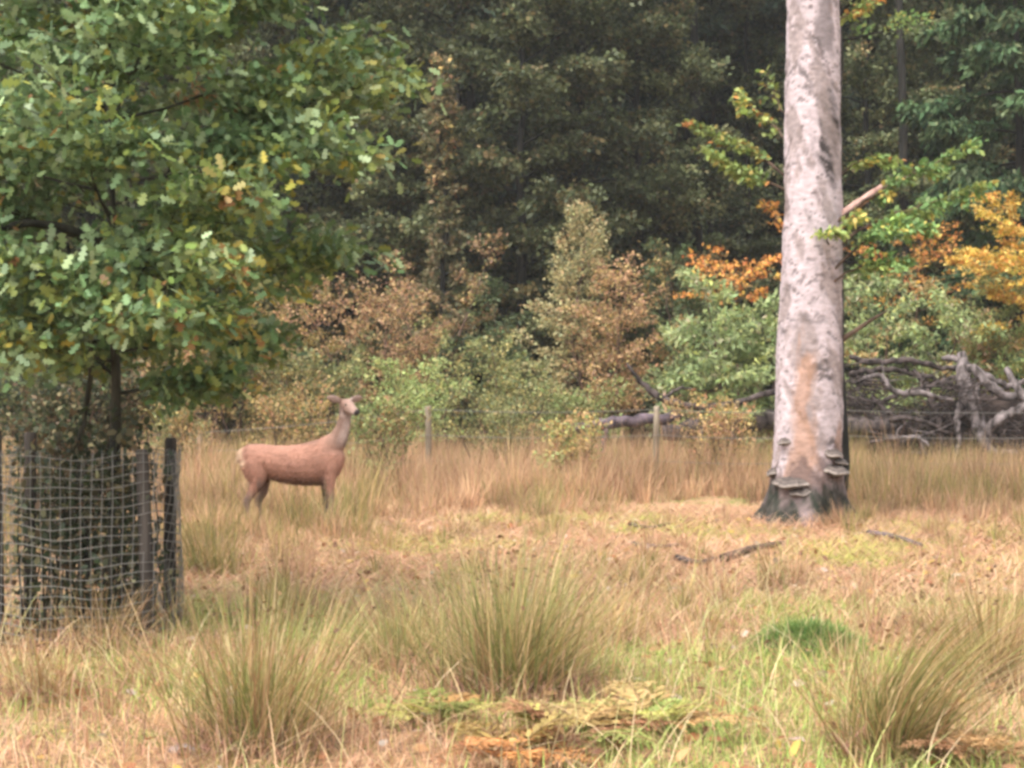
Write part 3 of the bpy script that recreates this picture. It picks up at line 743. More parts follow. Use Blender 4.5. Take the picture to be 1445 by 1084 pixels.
# the earthy root plate
nu, nv = 28, 16
U, W = np.meshgrid(np.linspace(0, 2 * np.pi, nu, endpoint=False), np.linspace(0.05, np.pi * .97, nv))
rad = 1 + .22 * fbm(np.cos(U) * 2 + 4, W * 2 + np.sin(U), 91)
V = np.stack([0.25 + 1.15 * rad * np.sin(W) * np.cos(U), .65 + .45 * rad * np.sin(W) * np.sin(U), .70 + .85 * rad * np.cos(W)], -1).reshape(-1, 3)
V[:, 2] = np.maximum(V[:, 2], -.1)
i = np.arange(nv - 1)[:, None] * nu; j = np.arange(nu)[None]; j2 = (j + 1) % nu
link_mesh("root_plate", V, [np.stack([i + j, i + j2, i + nu + j2, i + nu + j], -1).reshape(-1, 4)], M_SOIL, ST, None, True)
roots = [
    ([(1355, 500, 34.2), (1362, 545, 33.8), (1375, 590, 33.6), (1392, 625, 33.6), (1415, 640, 33.7)], [.10, .15, .13, .10, .09]),
    ([(1392, 632, 33.6), (1400, 600, 33.4), (1425, 585, 33.4), (1450, 572, 33.5), (1480, 570, 33.8)], [.07, .10, .09, .10, .08]),
    ([(1375, 585, 33.6), (1385, 620, 33.4), (1410, 640, 33.4), (1450, 638, 33.5), (1490, 625, 33.7)], [.08, .11, .10, .10, .08]),
    ([(1340, 520, 34.2), (1375, 522, 33.9), (1400, 548, 33.8), (1430, 560, 33.9), (1470, 540, 34.1)], [.05, .09, .10, .09, .06]),
    ([(1330, 505, 34.4), (1350, 508, 34.2), (1390, 530, 34.0), (1425, 545, 34.0), (1452, 535, 34.1)], [.05, .07, .08, .06, .04]),
    ([(1380, 540, 33.8), (1378, 570, 33.6), (1390, 605, 33.6), (1402, 620, 33.8)], [.05, .06, .06, .04]),
    ([(1360, 560, 33.8), (1350, 590, 33.5), (1352, 625, 33.4), (1345, 655, 33.4)], [.07, .06, .05, .04]),
    ([(1420, 520, 34.2), (1440, 555, 33.9), (1470, 590, 33.8), (1500, 640, 33.8)], [.07, .08, .07, .05]),
]
for k, (p, r) in enumerate(roots): limb(ST, O, "root", p, r, M_DEAD, 80 + k)

G_DEAD = "dead branches heaped beside the uprooted stump"
piles = [([(1200, 505, 34.0), (1235, 512, 33.8), (1280, 508, 33.8), (1335, 520, 34.0), (1370, 515, 34.2)], [.05, .07, .06, .05, .03]),
         ([(1205, 540, 33.4), (1240, 530, 33.4), (1262, 552, 33.3), (1300, 555, 33.3), (1345, 565, 33.4)], [.03, .05, .06, .06, .04]),
         ([(1198, 528, 34.4), (1250, 522, 34.2), (1300, 530, 34.2), (1350, 545, 34.3)], [.06, .06, .05, .03]),
         ([(1195, 590, 33.1), (1230, 596, 33.1), (1280, 590, 33.2), (1330, 605, 33.4)], [.04, .05, .05, .03]),
         ([(1230, 560, 33.8), (1250, 580, 33.5), (1290, 610, 33.3), (1310, 650, 33.2)], [.05, .05, .04, .04]),
         ([(1228, 622, 30.2), (1260, 620, 30.2), (1290, 617, 30.2), (1310, 628, 30.2)], [.02, .035, .035, .03]),
         ([(1290, 520, 33.9), (1310, 560, 33.6), (1325, 600, 33.5), (1330, 655, 33.4)], [.05, .05, .05, .05]),
         ([(1215, 580, 33.9), (1260, 560, 33.8), (1310, 545, 33.8), (1350, 530, 34.)], [.04, .05, .05, .03])]
plabels = ["long grey dead branch lying along the top of the brushwood heap", "pale bent dead branch across the middle of the brushwood heap",
           "straight dark dead branch at the back of the brushwood heap", "low dead branch at the foot of the brushwood heap beside the trunk",
           "dead branch slanting down into the grass in front of the heap", "thin fallen stick lying on the grass before the brushwood heap",
           "upright dead branch propped against the uprooted stump", "dead branch rising from the heap towards the stump"]
for k, (p, r) in enumerate(piles):
    o_ = at(*p[0]); o_[2] = 0
    b = thing("dead_branch", o_, plabels[k], "branch", G_DEAD)
    limb(b, o_, "limb", p, r, M_DEAD if k in (1, 5) else M_DEAD_DARK, 120 + k)
    rng = RNG(300 + k); P = catmull([at(*q) - o_ for q in p], 12)
    for t in range(7):
        s = P[rng.integers(2, 11)]; dd = rng.normal(0, 1, 3) * np.array([1, .5, .6]); dd[2] = abs(dd[2]) * .6 - .1; dd = unit(dd) * rng.uniform(.3, .8)
        a = Acc(); a.add(*tube([s, s + dd * .5 + rng.normal(0, .03, 3), s + dd], [.018, .013, .006], 5)); a.build("twig", M_DEAD if rng.random() < .4 else M_DEAD_DARK, b)
# dark brush within the heap
rng = RNG(333); acc = Acc()
for k in range(1100):
    c = at(rng.uniform(1195, 1460), 0, rng.uniform(33.3, 35.2)); c[2] = rng.uniform(0.05, 1.9) * (0.75 + .25 * math.sin(c[0] * 3))
    dd = unit(rng.normal(0, 1, 3) * np.array([1.2, .6, .45])) * rng.uniform(.25, .7)
    acc.add(*tube([c - dd, c + rng.normal(0, .04, 3), c + dd], [.014, .012, .004], 4))
tag(acc.build("brushwood", M_DEAD_DARK), "dark tangled brushwood heaped between the white trunk and the stump", "brushwood", kind="stuff")

# fallen trunk left of the pale tree and the dark branch curving up from it
o_ = at(1000, 0, 31.5); o_[2] = 0
lg = thing("fallen_branch", o_, "dark bent dead branch rising from the fallen log, left of the white trunk", "branch")
limb(lg, o_, "limb", [(885, 513, 31.5), (905, 540, 31.5), (935, 562, 31.5), (985, 574, 31.5), (1040, 568, 31.6), (1095, 552, 31.8)], [.02, .05, .075, .06, .06, .05], M_DEAD_DARK, 5, 22)
limb(lg, o_, "limb", [(935, 562, 31.5), (960, 548, 31.6), (990, 552, 31.7)], [.03, .025, .012], M_DEAD_DARK, 6, 8)
limb(lg, o_, "limb", [(1040, 568, 31.5), (1036, 610, 31.4), (1030, 662, 31.3)], [.05, .05, .06], M_DEAD_DARK, 8, 8)
limb(lg, o_, "limb", [(985, 574, 31.5), (990, 620, 31.4), (985, 668, 31.3)], [.04, .04, .05], M_DEAD_DARK, 9, 8)
o_ = at(860, 0, 31.0); o_[2] = 0
lg = thing("fallen_log", o_, "purplish grey fallen log half hidden by grass beside a fence post", "log")
M_LOG = bark_mat("log_bark", (.03, .022, .026), (.14, .105, .12), 6, 1.0)
limb(lg, o_, "stem", [(765, 618, 31.4), (810, 604, 31.3), (860, 597, 31.2), (905, 594, 31.3), (960, 586, 31.6)], [.05, .09, .10, .11, .09], M_LOG, 9, 20)
limb(lg, o_, "limb", [(860, 594, 31.2), (850, 640, 31.1), (842, 672, 31.0)], [.06, .05, .05], M_LOG, 10, 8)
o_ = at(1060, 0, 32.5); o_[2] = 0
lg = thing("fallen_log", o_, "dark fallen log lying behind the wire, touching the white trunk in view", "log")
limb(lg, o_, "stem", [(940, 612, 32.6), (1020, 598, 32.5), (1090, 592, 32.5), (1180, 598, 32.6), (1260, 610, 32.8)], [.16, .2, .2, .18, .15], M_DEAD_DARK, 19, 20)
limb(lg, o_, "limb", [(1060, 596, 32.4), (1052, 640, 32.3), (1050, 668, 32.2)], [.08, .08, .09], M_DEAD_DARK, 20, 8)

# ------------------------------------------------------------------ young oak and its guard
OD = 11.2
OB = np.array([at(148, 0, OD)[0], OD, 0.0]); OB[2] = gz(OB[0], OB[1])
OAK = thing("young_oak", OB, "young oak with broad green crown growing inside the wire guard", "tree")
rng = RNG(801)
PAL_OAK = [(5, (0.065, 0.115, 0.048)), (4, (0.095, 0.155, 0.075)), (3, (0.145, 0.205, 0.105)), (2.2, (0.15, 0.19, 0.055)), (.25, (0.26, 0.23, 0.05)), (.12, (0.24, 0.13, 0.05)), (.9, (0.18, 0.23, 0.11))]
PAL_OAK = [(w, (c[0] * 1.6, c[1] * 1.5, c[2] * 1.4)) for w, c in PAL_OAK]
PAL_OAK_TIP = [(3, (0.14, 0.20, 0.055)), (2, (0.20, 0.25, 0.075)), (1, (0.30, 0.29, 0.06)), (1, (0.17, 0.24, 0.11))]
z = np.linspace(0, 6.6, 16)
tr = np.stack([.05 * np.sin(z * 1.1) + .02 * z, .04 * np.cos(z * .9) - .04, z - .05], -1)
rad = np.interp(z, [0, 1.5, 3, 6.6], [.042, .036, .03, .008])
def oak_prof(u): return 1.88 * (0.62 + .5 * math.sin(math.pi * (0.15 + .75 * u))) * (1 - .3 * u) * (0.58 + .42 * min(u / .15, 1))
pr, sg = skeleton(rng, tr, rad, 66, .25, oak_prof, lambda u: .02 + .9 * u, .02, 14, .42, .12, .10, .14)
keep = sg[:, 0, 2] > 1.5
sg = sg[keep]
lows = []
a = Acc(); a.add(*tube(tr, rad, 9, .05, 8))
for P, R in pr: a.add(*tube(P, np.maximum(R, .006), 5))
for s_ in sg: a.add(*tube(s_, [.006, .005, .003], 3))
# bent second stem
st2 = catmull([[-.04, .03, -.05], [-.17, .10, .6], [-.20, .12, 1.2], [-.10, .05, 1.9], [-.25, .0, 2.6]], 14)
a.add(*tube(st2, np.linspace(.032, .012, 14), 7, .05, 9))
# low limb leaning out to the left, bare and dark
a.add(*tube(catmull([tr[6], tr[6] + [-.45, -.35, .10], tr[6] + [-.95, -.75, -.12], tr[6] + [-1.5, -1.0, -.28]], 10), np.linspace(.035, .014, 10), 6, .05, 3))
a.build("trunk", M_BARK_OAK, OAK, True)
def oak_cols(pos, col, rng):
    r = np.hypot(pos[:, 0], pos[:, 1])
    f = np.clip((r - 1.35) / .8, 0, 1) * .55
    f = f + .5 * np.clip(fbm(pos[:, 0] * 1.3 + 9, pos[:, 2] * 1.3 + pos[:, 1], 3) * 2.2 - .35, 0, 1)
    col = np.where((rng.random(len(pos)) < f)[:, None], pick(rng, PAL_OAK_TIP, len(pos)), col)
    g = np.clip(fbm(pos[:, 0] * 1.9 + 31, pos[:, 2] * 1.9 + pos[:, 1] * 1.4, 13) * 4 - 1.55, 0, .7)      # a few twigs already turning
    return np.where((rng.random(len(pos)) < g)[:, None], pick(rng, [(3, (.36, .29, .07)), (2, (.30, .17, .07)), (2, (.34, .33, .12))], len(pos)), col)
up_ = sg[:, 0, 2] > 4.5                       # the top of the crown stands above the picture: simpler leaves
acc = Acc()
acc.add(*sample_leaves(rng, sg[~up_], 33500, .10, (.06, .105), LEAF_OAK, PAL_OAK, .75, .7, .15, oak_cols))
acc.add(*sample_leaves(rng, sg[up_], 13000, .10, (.06, .105), LEAF_DIAMOND, PAL_OAK, .75, .7, .15, oak_cols))
acc.build("crown", M_OAKLEAF, OAK)
# shoots around its foot, inside the guard
GC = np.array([at(130, 0, OD)[0], OD + .02, 0.0]) - OB; GC[2] = 0
a = Acc(); segs = []
for k in range(46):
    b = GC + np.array([rng.uniform(-.40, .40), rng.uniform(-.38, .38), 0]); t = b * np.array([.9, .9, 1]) + np.array([rng.normal(0, .08), rng.normal(0, .08), rng.uniform(.4, 1.5)]); m_ = (b + t) / 2 + rng.normal(0, .06, 3)
    a.add(*tube([b, m_, t], [.008, .006, .003], 4)); segs.append((b, m_, t))
o = a.build("shoots", M_BARK_OAK, OAK)
lv = sample_leaves(rng, np.array(segs), 2900, .07, (.04, .08), LEAF_SIMPLE, [(4, (.045, .06, .03)), (3, (.07, .09, .045)), (2, (.11, .10, .05)), (2, (.17, .11, .06)), (1.2, (.24, .22, .12))], .5, .8, .2)
link_mesh("foliage", np.maximum(lv[0], [-99, -99, .02]), lv[1], M_LEAF, o, lv[2])

GB = np.array([at(124, 0, OD)[0], OD, 0.0])
GU = thing("tree_guard", GB, "square wire mesh tree guard on dark stakes around the oak's stem", "tree guard", rz=math.radians(4))
hw = .47
corn = [(-hw, -hw), (hw, -hw), (hw, hw), (-hw, hw)]
for k, (x, y) in enumerate(corn):
    zt = [1.38, 1.25, 1.30, 1.34][k]; l = [(-.02, 0), (-.05, 0), (.01, 0), (0, .02)][k]
    P = np.array([[x, y, -.15], [x + l[0] * .5, y + l[1] * .5, zt * .5], [x + l[0], y + l[1], zt - .02], [x + l[0], y + l[1], zt]])
    a = Acc(); a.add(*tube(P, [.045, .043, .042, .034], 9, .04, 40 + k)); a.build("stake", M_STAKE, GU, False)
rng = RNG(99)
for k in range(4):
    (x0, y0), (x1, y1) = corn[k], corn[(k + 1) % 4]
    n_ = np.array([(y1 - y0), -(x1 - x0)]) / (2 * hw)
    a = Acc()
    def wp(q, zz_):
        sag = .07 * math.sin(math.pi * q) + .022 * math.sin(7 * q + 5 * zz_ + k) + .012 * math.sin(17 * q + 11 * zz_)
        dz = -.035 * math.sin(math.pi * q) + .012 * math.sin(11 * q + zz_ * 9)
        return (x0 + (x1 - x0) * q + n_[0] * (.048 + sag), y0 + (y1 - y0) * q + n_[1] * (.048 + sag), max(zz_ + dz, .01))
    for zz_ in np.arange(.05, 1.27, .062):
        a.add(*tube([wp(q, zz_) for q in np.linspace(-.045, 1.045, 11)], .0028, 4))
    for q in np.linspace(-.03, 1.03, 17):
        a.add(*tube([wp(q, zz_) for zz_ in np.linspace(.04, 1.26, 9)], .0021, 4))
    tag(a.build("wire_mesh", M_WIRE, GU), kind="stuff")

# ------------------------------------------------------------------ the deer
DD = ground_d(750)
DO = np.array([at(413, 0, DD)[0], DD, 0.0]); DO[2] = gz(DO[0], DO[1])
DEER = thing("deer", DO, "reddish brown deer standing in tall grass with raised neck and ears out", "deer", rz=math.radians(4))
def loft(sections, K=20):
    """sections: (centre, half height in the bending plane, half width, up hint)"""
    Cn = np.array([s[0] for s in sections], float)
    n = len(sections)
    T = unit(np.gradient(Cn, axis=0))
    Vs = []
    for k, (c, h, w, up) in enumerate(sections):
        t = T[k]; lat = unit(np.cross(t, np.asarray(up, float))); u = np.cross(lat, t)
        for q in range(K):
            a = 2 * math.pi * q / K
            Vs.append(np.asarray(c) + lat * w * math.cos(a) + u * h * math.sin(a))
    i = np.arange(n - 1)[:, None] * K; j = np.arange(K)[None]; j2 = (j + 1) % K
    Q = np.stack([i + j, i + j2, i + K + j2, i + K + j], -1).reshape(-1, 4)
    Vs = np.vstack([Vs, Cn[:1], Cn[-1:]]); jj = np.arange(K); k2 = (jj + 1) % K
    tris = np.vstack([np.stack([np.full(K, n * K), k2, jj], -1), np.stack([np.full(K, n * K + 1), (n - 1) * K + jj, (n - 1) * K + k2], -1)])
    return Vs, [Q, tris]
UPZ = (0, 0, 1)
B = Acc()
torso = [((-.61, 0, .83), .05, .05), ((-.585, 0, .845), .115, .105), ((-.51, 0, .86), .165, .15), ((-.40, 0, .842), .188, .17), ((-.25, 0, .815), .198, .175),
         ((-.08, 0, .79), .218, .19), ((.10, 0, .782), .24, .195), ((.26, 0, .80), .262, .182), ((.38, 0, .83), .262, .165), ((.48, 0, .87), .215, .135), ((.56, 0, .89), .13, .09), ((.60, 0, .90), .05, .04)]
B.add(*loft([(c, h, w, UPZ) for c, h, w in torso]))
neck = [((.34, 0, .88), .17, .13), ((.44, 0, .98), .165, .115), ((.53, 0, 1.09), .108, .08), ((.58, 0, 1.20), .084, .066), ((.604, 0, 1.31), .073, .058), ((.615, 0, 1.40), .074, .058), ((.618, -.005, 1.47), .07, .06), ((.62, -.01, 1.52), .05, .045)]
B.add(*loft([(c, h, w, (-1, 0, .3)) for c, h, w in neck]))
hd = unit(np.array([.52, -.82, -.22])); hs = unit(np.cross(hd, [0, 0, 1.])); hu = np.cross(hs, hd)      # the head is turned towards the camera
HC = np.array([.605, .01, 1.475])
for prof in [[(-.05, .045, .04, .0), (-.02, .07, .062, .0), (.04, .082, .074, .004), (.10, .078, .070, 0), (.15, .066, .056, -.008), (.20, .054, .044, -.016), (.25, .046, .040, -.022), (.285, .038, .036, -.026), (.30, .022, .022, -.028)]]:
    B.add(*loft([(HC + hd * s + hu * o_, h, w, hu) for s, h, w, o_ in prof]))
for sgn in (-1, 1):
    b = HC + hs * sgn * .045 + hu * .05 - hd * .0
    ax = unit(hs * sgn * .96 + hu * .20 - hd * .12)
    prof = [(0, .028), (.03, .036), (.08, .052), (.13, .05), (.175, .032), (.205, .008)]
    B.add(*loft([(b + ax * s, .0125, w, hd) for s, w in prof], 12))
def leg(pts): B.add(*loft([(np.array(p[0]), p[1], p[2], (1, 0, 0)) for p in pts], 14))
for sgn, fx, hx in ((-1, .02, .0), (1, -.05, .12)):
    y = sgn * .095
    leg([((.40 + fx * .3, y * .9, .90), .13, .06), ((.41 + fx * .4, y, .74), .115, .062), ((.42 + fx * .5, y, .60), .075, .05), ((.425 + fx * .7, y, .48), .048, .036), ((.435 + fx * .8, y, .36), .036, .032), ((.435 + fx, y, .30), .034, .03),
         ((.43 + fx, y, .20), .022, .021), ((.43 + fx, y, .10), .024, .023), ((.445 + fx, y, .05), .026, .024), ((.46 + fx, y, .0), .034, .026)])
    y = sgn * .10
    leg([((-.44, y * .8, .92), .15, .07), ((-.43, y, .80), .165, .078), ((-.40, y, .68), .135, .07), ((-.40 + hx * .5, y, .57), .085, .052), ((-.46 + hx, y, .46), .05, .036), ((-.51 + hx, y, .38), .042, .03), ((-.515 + hx, y, .33), .034, .027),
         ((-.505 + hx, y, .22), .024, .022), ((-.495 + hx, y, .11), .026, .024), ((-.48 + hx, y, .05), .027, .024), ((-.465 + hx, y, .0), .035, .026)])
B.add(*loft([(np.array(c), r, r * .8, (1, 0, 0)) for c, r in [((-.56, 0, .95), .03), ((-.60, 0, .91), .03), ((-.622, 0, .86), .026), ((-.632, 0, .80), .013)]], 10))
tmp = B.build("body_tmp", M_COL)
md = tmp.modifiers.new("r", 'REMESH'); md.mode = 'VOXEL'; md.voxel_size = .0095
md2 = tmp.modifiers.new("s", 'SMOOTH'); md2.factor = .5; md2.iterations = 9
dg = bpy.context.evaluated_depsgraph_get()
me = bpy.data.meshes.new_from_object(tmp.evaluated_get(dg))
bpy.data.objects.remove(tmp)
co = np.zeros(len(me.vertices) * 3, np.float32); me.vertices.foreach_get("co", co); co = co.reshape(-1, 3)
x, y, z = co.T
nzv = fbm(x * 9, z * 9 + y * 7, 3)
base = np.array([.28, .142, .10]); cream = np.array([.46, .33, .225]); grey = np.array([.14, .092, .072]); pale = np.array([.43, .33, .29]); legc = np.array([.15, .098, .075])
C = np.ones((len(co), 3)) * base * (1 + .16 * nzv + .14 * fbm(x * 3.1 + 5, z * 4 + y * 3, 8))[:, None]
def blend(C, c, f): f = np.clip(f, 0, 1)[:, None]; return C * (1 - f) + c * f
sm = lambda v, a, b: np.clip((v - a) / (b - a), 0, 1)
C = blend(C, grey, sm(x, .30, .50) * sm(z, .85, 1.05) * .8)
C = blend(C, pale, sm(x - .46 - .14 * sm(z, .95, 1.35), .0, .09) * sm(z, .98, 1.12) * (x > .4) * .85)
C = blend(C, grey * .8, sm(z, 1.0, 1.04) * (x < .3) * .35)
C = blend(C, grey * .75, sm(z, .66, .57) * (abs(x) < .40) * .7)  # shade under the belly, painted into the coat colour
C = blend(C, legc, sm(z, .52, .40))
C = blend(C, cream, sm(-x + .06 * nzv, .525, .575) * sm(z + .05 * nzv, .74, .82) * .9)
rel = co - HC; s_h = rel @ hd; u_h = rel @ hu; l_h = rel @ hs
head = (np.abs(l_h) < .10) & (np.abs(u_h) < .12) & (s_h > .03)
C = np.where(head[:, None], blend(C, np.array([.21, .13, .10]), np.ones(len(co)) * .8), C)
C = blend(C, pale * .8, head * sm(u_h, -.01, -.05) * .6)
C = np.where((head & (s_h > .275))[:, None], np.array([.03, .025, .025]), C)
ear = (np.abs(l_h) > .085) & (z > 1.40)
C = np.where(ear[:, None], np.array([.24, .165, .135]), C)
C = np.where((z < .045)[:, None], np.array([.03, .025, .022]), C)
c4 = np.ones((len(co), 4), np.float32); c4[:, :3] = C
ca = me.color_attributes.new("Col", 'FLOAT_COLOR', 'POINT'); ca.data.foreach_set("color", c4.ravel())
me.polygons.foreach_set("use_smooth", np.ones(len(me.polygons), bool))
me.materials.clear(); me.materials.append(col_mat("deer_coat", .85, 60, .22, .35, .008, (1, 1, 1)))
me.name = "body"
body = bpy.data.objects.new("body", me); COL.objects.link(body); body.parent = DEER
rng = RNG(66); no = np.zeros(len(me.vertices) * 3, np.float32); me.vertices.foreach_get("normal", no); no = no.reshape(-1, 3)
pk_ = rng.choice(len(co), 24000); pk_ = pk_[(co[pk_, 2] > .30) & ~((s_h[pk_] > .1) & head[pk_])]; n = len(pk_)
fd = np.where((z[pk_] > 1.0)[:, None] & (x[pk_] > .35)[:, None], np.array([-.2, 0, -1.]), np.array([-1., 0, -.55])) + rng.normal(0, .22, (n, 3)) + no[pk_] * .35
hl = np.where(ear[pk_], .010, .034) * rng.uniform(.6, 1.3, n)
lv = leaves(co[pk_] - no[pk_] * .003, fd, no[pk_] + rng.normal(0, .3, (n, 3)), hl, np.array([(0, .08, 0), (1, 0, .05), (0, -.08, 0)]), C[pk_] * rng.uniform(.55, 1.5, (n, 1)))
tag(link_mesh("fur", lv[0], lv[1], M_GRASS, DEER, lv[2]), kind="stuff")
m, nt, out = new_mat("eye"); pb = nt.nodes.new("ShaderNodeBsdfPrincipled"); nzn = nt.nodes.new("ShaderNodeTexNoise"); crn = nt.nodes.new("ShaderNodeValToRGB")
crn.color_ramp.elements[0].color = (.005, .004, .004, 1); crn.color_ramp.elements[1].color = (.02, .014, .01, 1)
nt.links.new(nzn.outputs[0], crn.inputs[0]); nt.links.new(crn.outputs[0], pb.inputs["Base Color"]); pb.inputs["Roughness"].default_value = .15; nt.links.new(pb.outputs[0], out.inputs["Surface"])
for sgn in (-1, 1):
    c = HC + hd * .115 + hs * sgn * .058 + hu * .03
    B = Acc(); B.add(*loft([(c + hd * q, math.sqrt(max(.014 ** 2 - q * q, 1e-6)), math.sqrt(max(.014 ** 2 - q * q, 1e-6)), hu) for q in np.linspace(-.0139, .0139, 8)], 12)); B.build("eye", m, DEER, True)

# ------------------------------------------------------------------ grass
def blades(rng, base, height, lean, az, width, cols, segs=2, bend=0.6):
    """curved tapering blades; cols (n, 2, 3): foot and tip colour"""
    n = len(base)
    ts = np.linspace(0, 1, segs + 1)
    d = np.stack([np.cos(az), np.sin(az), 0 * az], -1); sd = np.stack([-np.sin(az + rng.normal(0, .8, n)), np.cos(az + rng.normal(0, .8, n)), 0 * az], -1)
    Vs, Cs = [], []
    for t in ts:
        off = d * (height * np.sin(lean) * (t * (1 - bend) + bend * t * t))[:, None]
        up = (height * np.cos(lean) * (t - .25 * bend * t * t * np.sin(lean)))[:, None] * np.array([0, 0, 1.])
        c = base + off + up
        cc = cols[:, 0] * (1 - t) + cols[:, 1] * t
        if t < 1:
            w = (width * (1 - .55 * t))[:, None] * sd * .5
            Vs += [c - w, c + w]; Cs += [cc, cc]
        else:
            Vs.append(c); Cs.append(cc)
    k = len(Vs)
    V = np.stack(Vs, 1).reshape(-1, 3); C = np.stack(Cs, 1).reshape(-1, 3)
    o = (np.arange(n) * k)[:, None]
    tr_ = []
    for s_ in range(segs - 1):
        q = 2 * s_
        tr_ += [o + np.array([[q, q + 1, q + 3]]), o + np.array([[q, q + 3, q + 2]])]
    q = 2 * (segs - 1)
    tr_.append(o + np.array([[q, q + 1, q + 2]]))
    return V, [np.concatenate(tr_)], C

STRAW = [(4, (0.43, 0.275, 0.168)), (3, (0.51, 0.345, 0.22)), (2, (0.34, 0.195, 0.13)), (1.2, (0.30, 0.25, 0.11)), (.8, (0.23, 0.13, 0.095))]
PEACH = [(4, (0.54, 0.335, 0.22)), (3, (0.60, 0.41, 0.285)), (2, (0.42, 0.235, 0.16)), (1, (0.42, 0.36, 0.14)), (.8, (0.23, 0.14, 0.11))]
GREEN = [(4, (0.28, 0.39, 0.105)), (3, (0.39, 0.49, 0.15)), (2, (0.17, 0.23, 0.065)), (2, (0.46, 0.43, 0.17)), (1, (0.5, 0.38, 0.19))]
OLIVEG = [(3, (0.19, 0.19, 0.065)), (3, (0.28, 0.25, 0.09)), (2, (0.40, 0.30, 0.13)), (1, (0.12, 0.13, 0.05))]

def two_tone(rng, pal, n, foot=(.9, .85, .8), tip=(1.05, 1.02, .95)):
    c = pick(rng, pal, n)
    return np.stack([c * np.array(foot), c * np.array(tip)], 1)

def scatter(rng, y0, y1, dens, margin=1.6):
    """points over the ground that the camera and a step to its side can see"""
    n = int(dens * (0.30 * (y1 ** 2 - y0 ** 2) + 2 * margin * (y1 - y0)))
    y = np.sqrt(rng.uniform(y0 ** 2, y1 ** 2, n)); x = rng.uniform(-1, 1, n) * (0.305 * y + margin)
    return x, y

def px_of(x, y): return 722.5 + x / y * F_PX

# tall moor grass in tussocks behind the clearing
rng = RNG(1001)
tx, ty = scatter(rng, 15.0, 33.5, 10.5)
px = px_of(tx, ty)
front_edge = 21.8 + 2.2 * fbm(tx / 1.8, ty / 3, 8) + 3.6 * np.exp(-((px - 1010) / 110) ** 2) - 3.4 * (px < 520) - 1.9 * (px < 330) - .8 * (px > 1220)
keep = (ty > front_edge) & (rng.random(len(tx)) < .96)
# leave the deer's body clear: only thin low grass right before it
tx, ty, px = tx[keep], ty[keep], px[keep]
hgt = np.clip(.44 + .080 * (ty - 20), .38, .95) * (1 + .22 * fbm(tx / 1.2, ty / 1.2, 21)) * rng.uniform(.75, 1.15, len(tx))
hgt *= 1 + .6 * fbm(tx / .6, ty / .45, 23)
hgt *= np.where((px > 1210) & (ty > 27), .72, 1.0)
hgt *= np.clip(.45 + .22 * (ty - front_edge[keep]), .45, 1)
near_deer = (np.abs(tx - DO[0]) < .95) & (ty < DD + .3)
hgt = np.where(near_deer, np.clip(hgt * 1.6, .40, .62), hgt)
nb = 44
k = np.repeat(np.arange(len(tx)), nb); n = len(k)
az = rng.uniform(0, 2 * np.pi, n); rr_ = np.abs(rng.normal(0, .10, n))
bx = tx[k] + rr_ * np.cos(az); by = ty[k] + rr_ * np.sin(az)
base = np.stack([bx, by, gz(bx, by) - .01], -1)
lean = np.abs(rng.normal(.14, .30, n)) + rr_ * 1.6
tone = (1 + .55 * fbm(tx / .7, ty / .7, 24) + .15 * rng.normal(0, 1, len(tx)))[k]
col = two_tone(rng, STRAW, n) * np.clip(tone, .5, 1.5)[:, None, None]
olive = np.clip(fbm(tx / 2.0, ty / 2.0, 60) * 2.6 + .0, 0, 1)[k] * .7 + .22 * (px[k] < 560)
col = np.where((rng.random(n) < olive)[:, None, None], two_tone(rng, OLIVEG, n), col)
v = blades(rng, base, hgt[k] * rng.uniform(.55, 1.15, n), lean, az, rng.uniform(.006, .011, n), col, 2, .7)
tag(link_mesh("tall_grass", v[0], v[1], M_GRASS, None, v[2]), "tall straw coloured moor grass in tussocks around the deer and the fence", "grass", kind="stuff")

# flattened straw on the open ground between
rng = RNG(1002)
x, y = scatter(rng, 11.5, 23.5, 640)
n = len(x)
az = rng.normal(0.2, .9, n) + np.pi * (rng.random(n) < .5)
green = np.clip(fbm(x / 1.6, y / 1.6, 71) * 3 - .55 + np.clip((14.5 - y) / 3, 0, .8), 0, 1)
col = two_tone(rng, PEACH, n)
col = np.where((rng.random(n) < green * .8)[:, None, None], two_tone(rng, [(3, (.42, .42, .12)), (2, (.30, .34, .09)), (2, (.52, .44, .18))], n), col)
v = blades(rng, np.stack([x, y, gz(x, y) + rng.uniform(-.005, .025, n)], -1), rng.uniform(.12, .36, n), np.clip(rng.normal(1.28, .22, n), .3, 1.52), az, rng.uniform(.006, .012, n), col, 2, .5)
tag(link_mesh("flattened_straw", v[0], v[1], M_GRASS, None, v[2]), "flattened peach coloured straw on the open ground before the tall grass", "straw", kind="stuff")

# short upright tufts scattered through the straw
rng = RNG(1003)
tx, ty = scatter(rng, 8.5, 21, 1.6)
px = px_of(tx, ty)
ra_ = rng.uniform(np.pi, 2 * np.pi, 34); tx = np.concatenate([tx, TB[0] - .08 + .74 * np.cos(ra_)]); ty = np.concatenate([ty, TB[1] + .74 * np.sin(ra_)]); px = px_of(tx, ty)
keep = (fbm(tx / 1.5, ty / 1.5, 81) > -.15) | ((px < 440) & (ty > 12.5))
tx, ty, px = tx[keep], ty[keep], px[keep]
nb = 60; k = np.repeat(np.arange(len(tx)), nb); n = len(k)
az = rng.uniform(0, 2 * np.pi, n); rr_ = np.abs(rng.normal(0, .09, n)); bx = tx[k] + rr_ * np.cos(az); by = ty[k] + rr_ * np.sin(az)
h = (rng.uniform(.18, .42, len(tx)) * np.where((px < 440) & (ty > 12.5), 1.5, 1.0))[k] * rng.uniform(.5, 1.15, n)
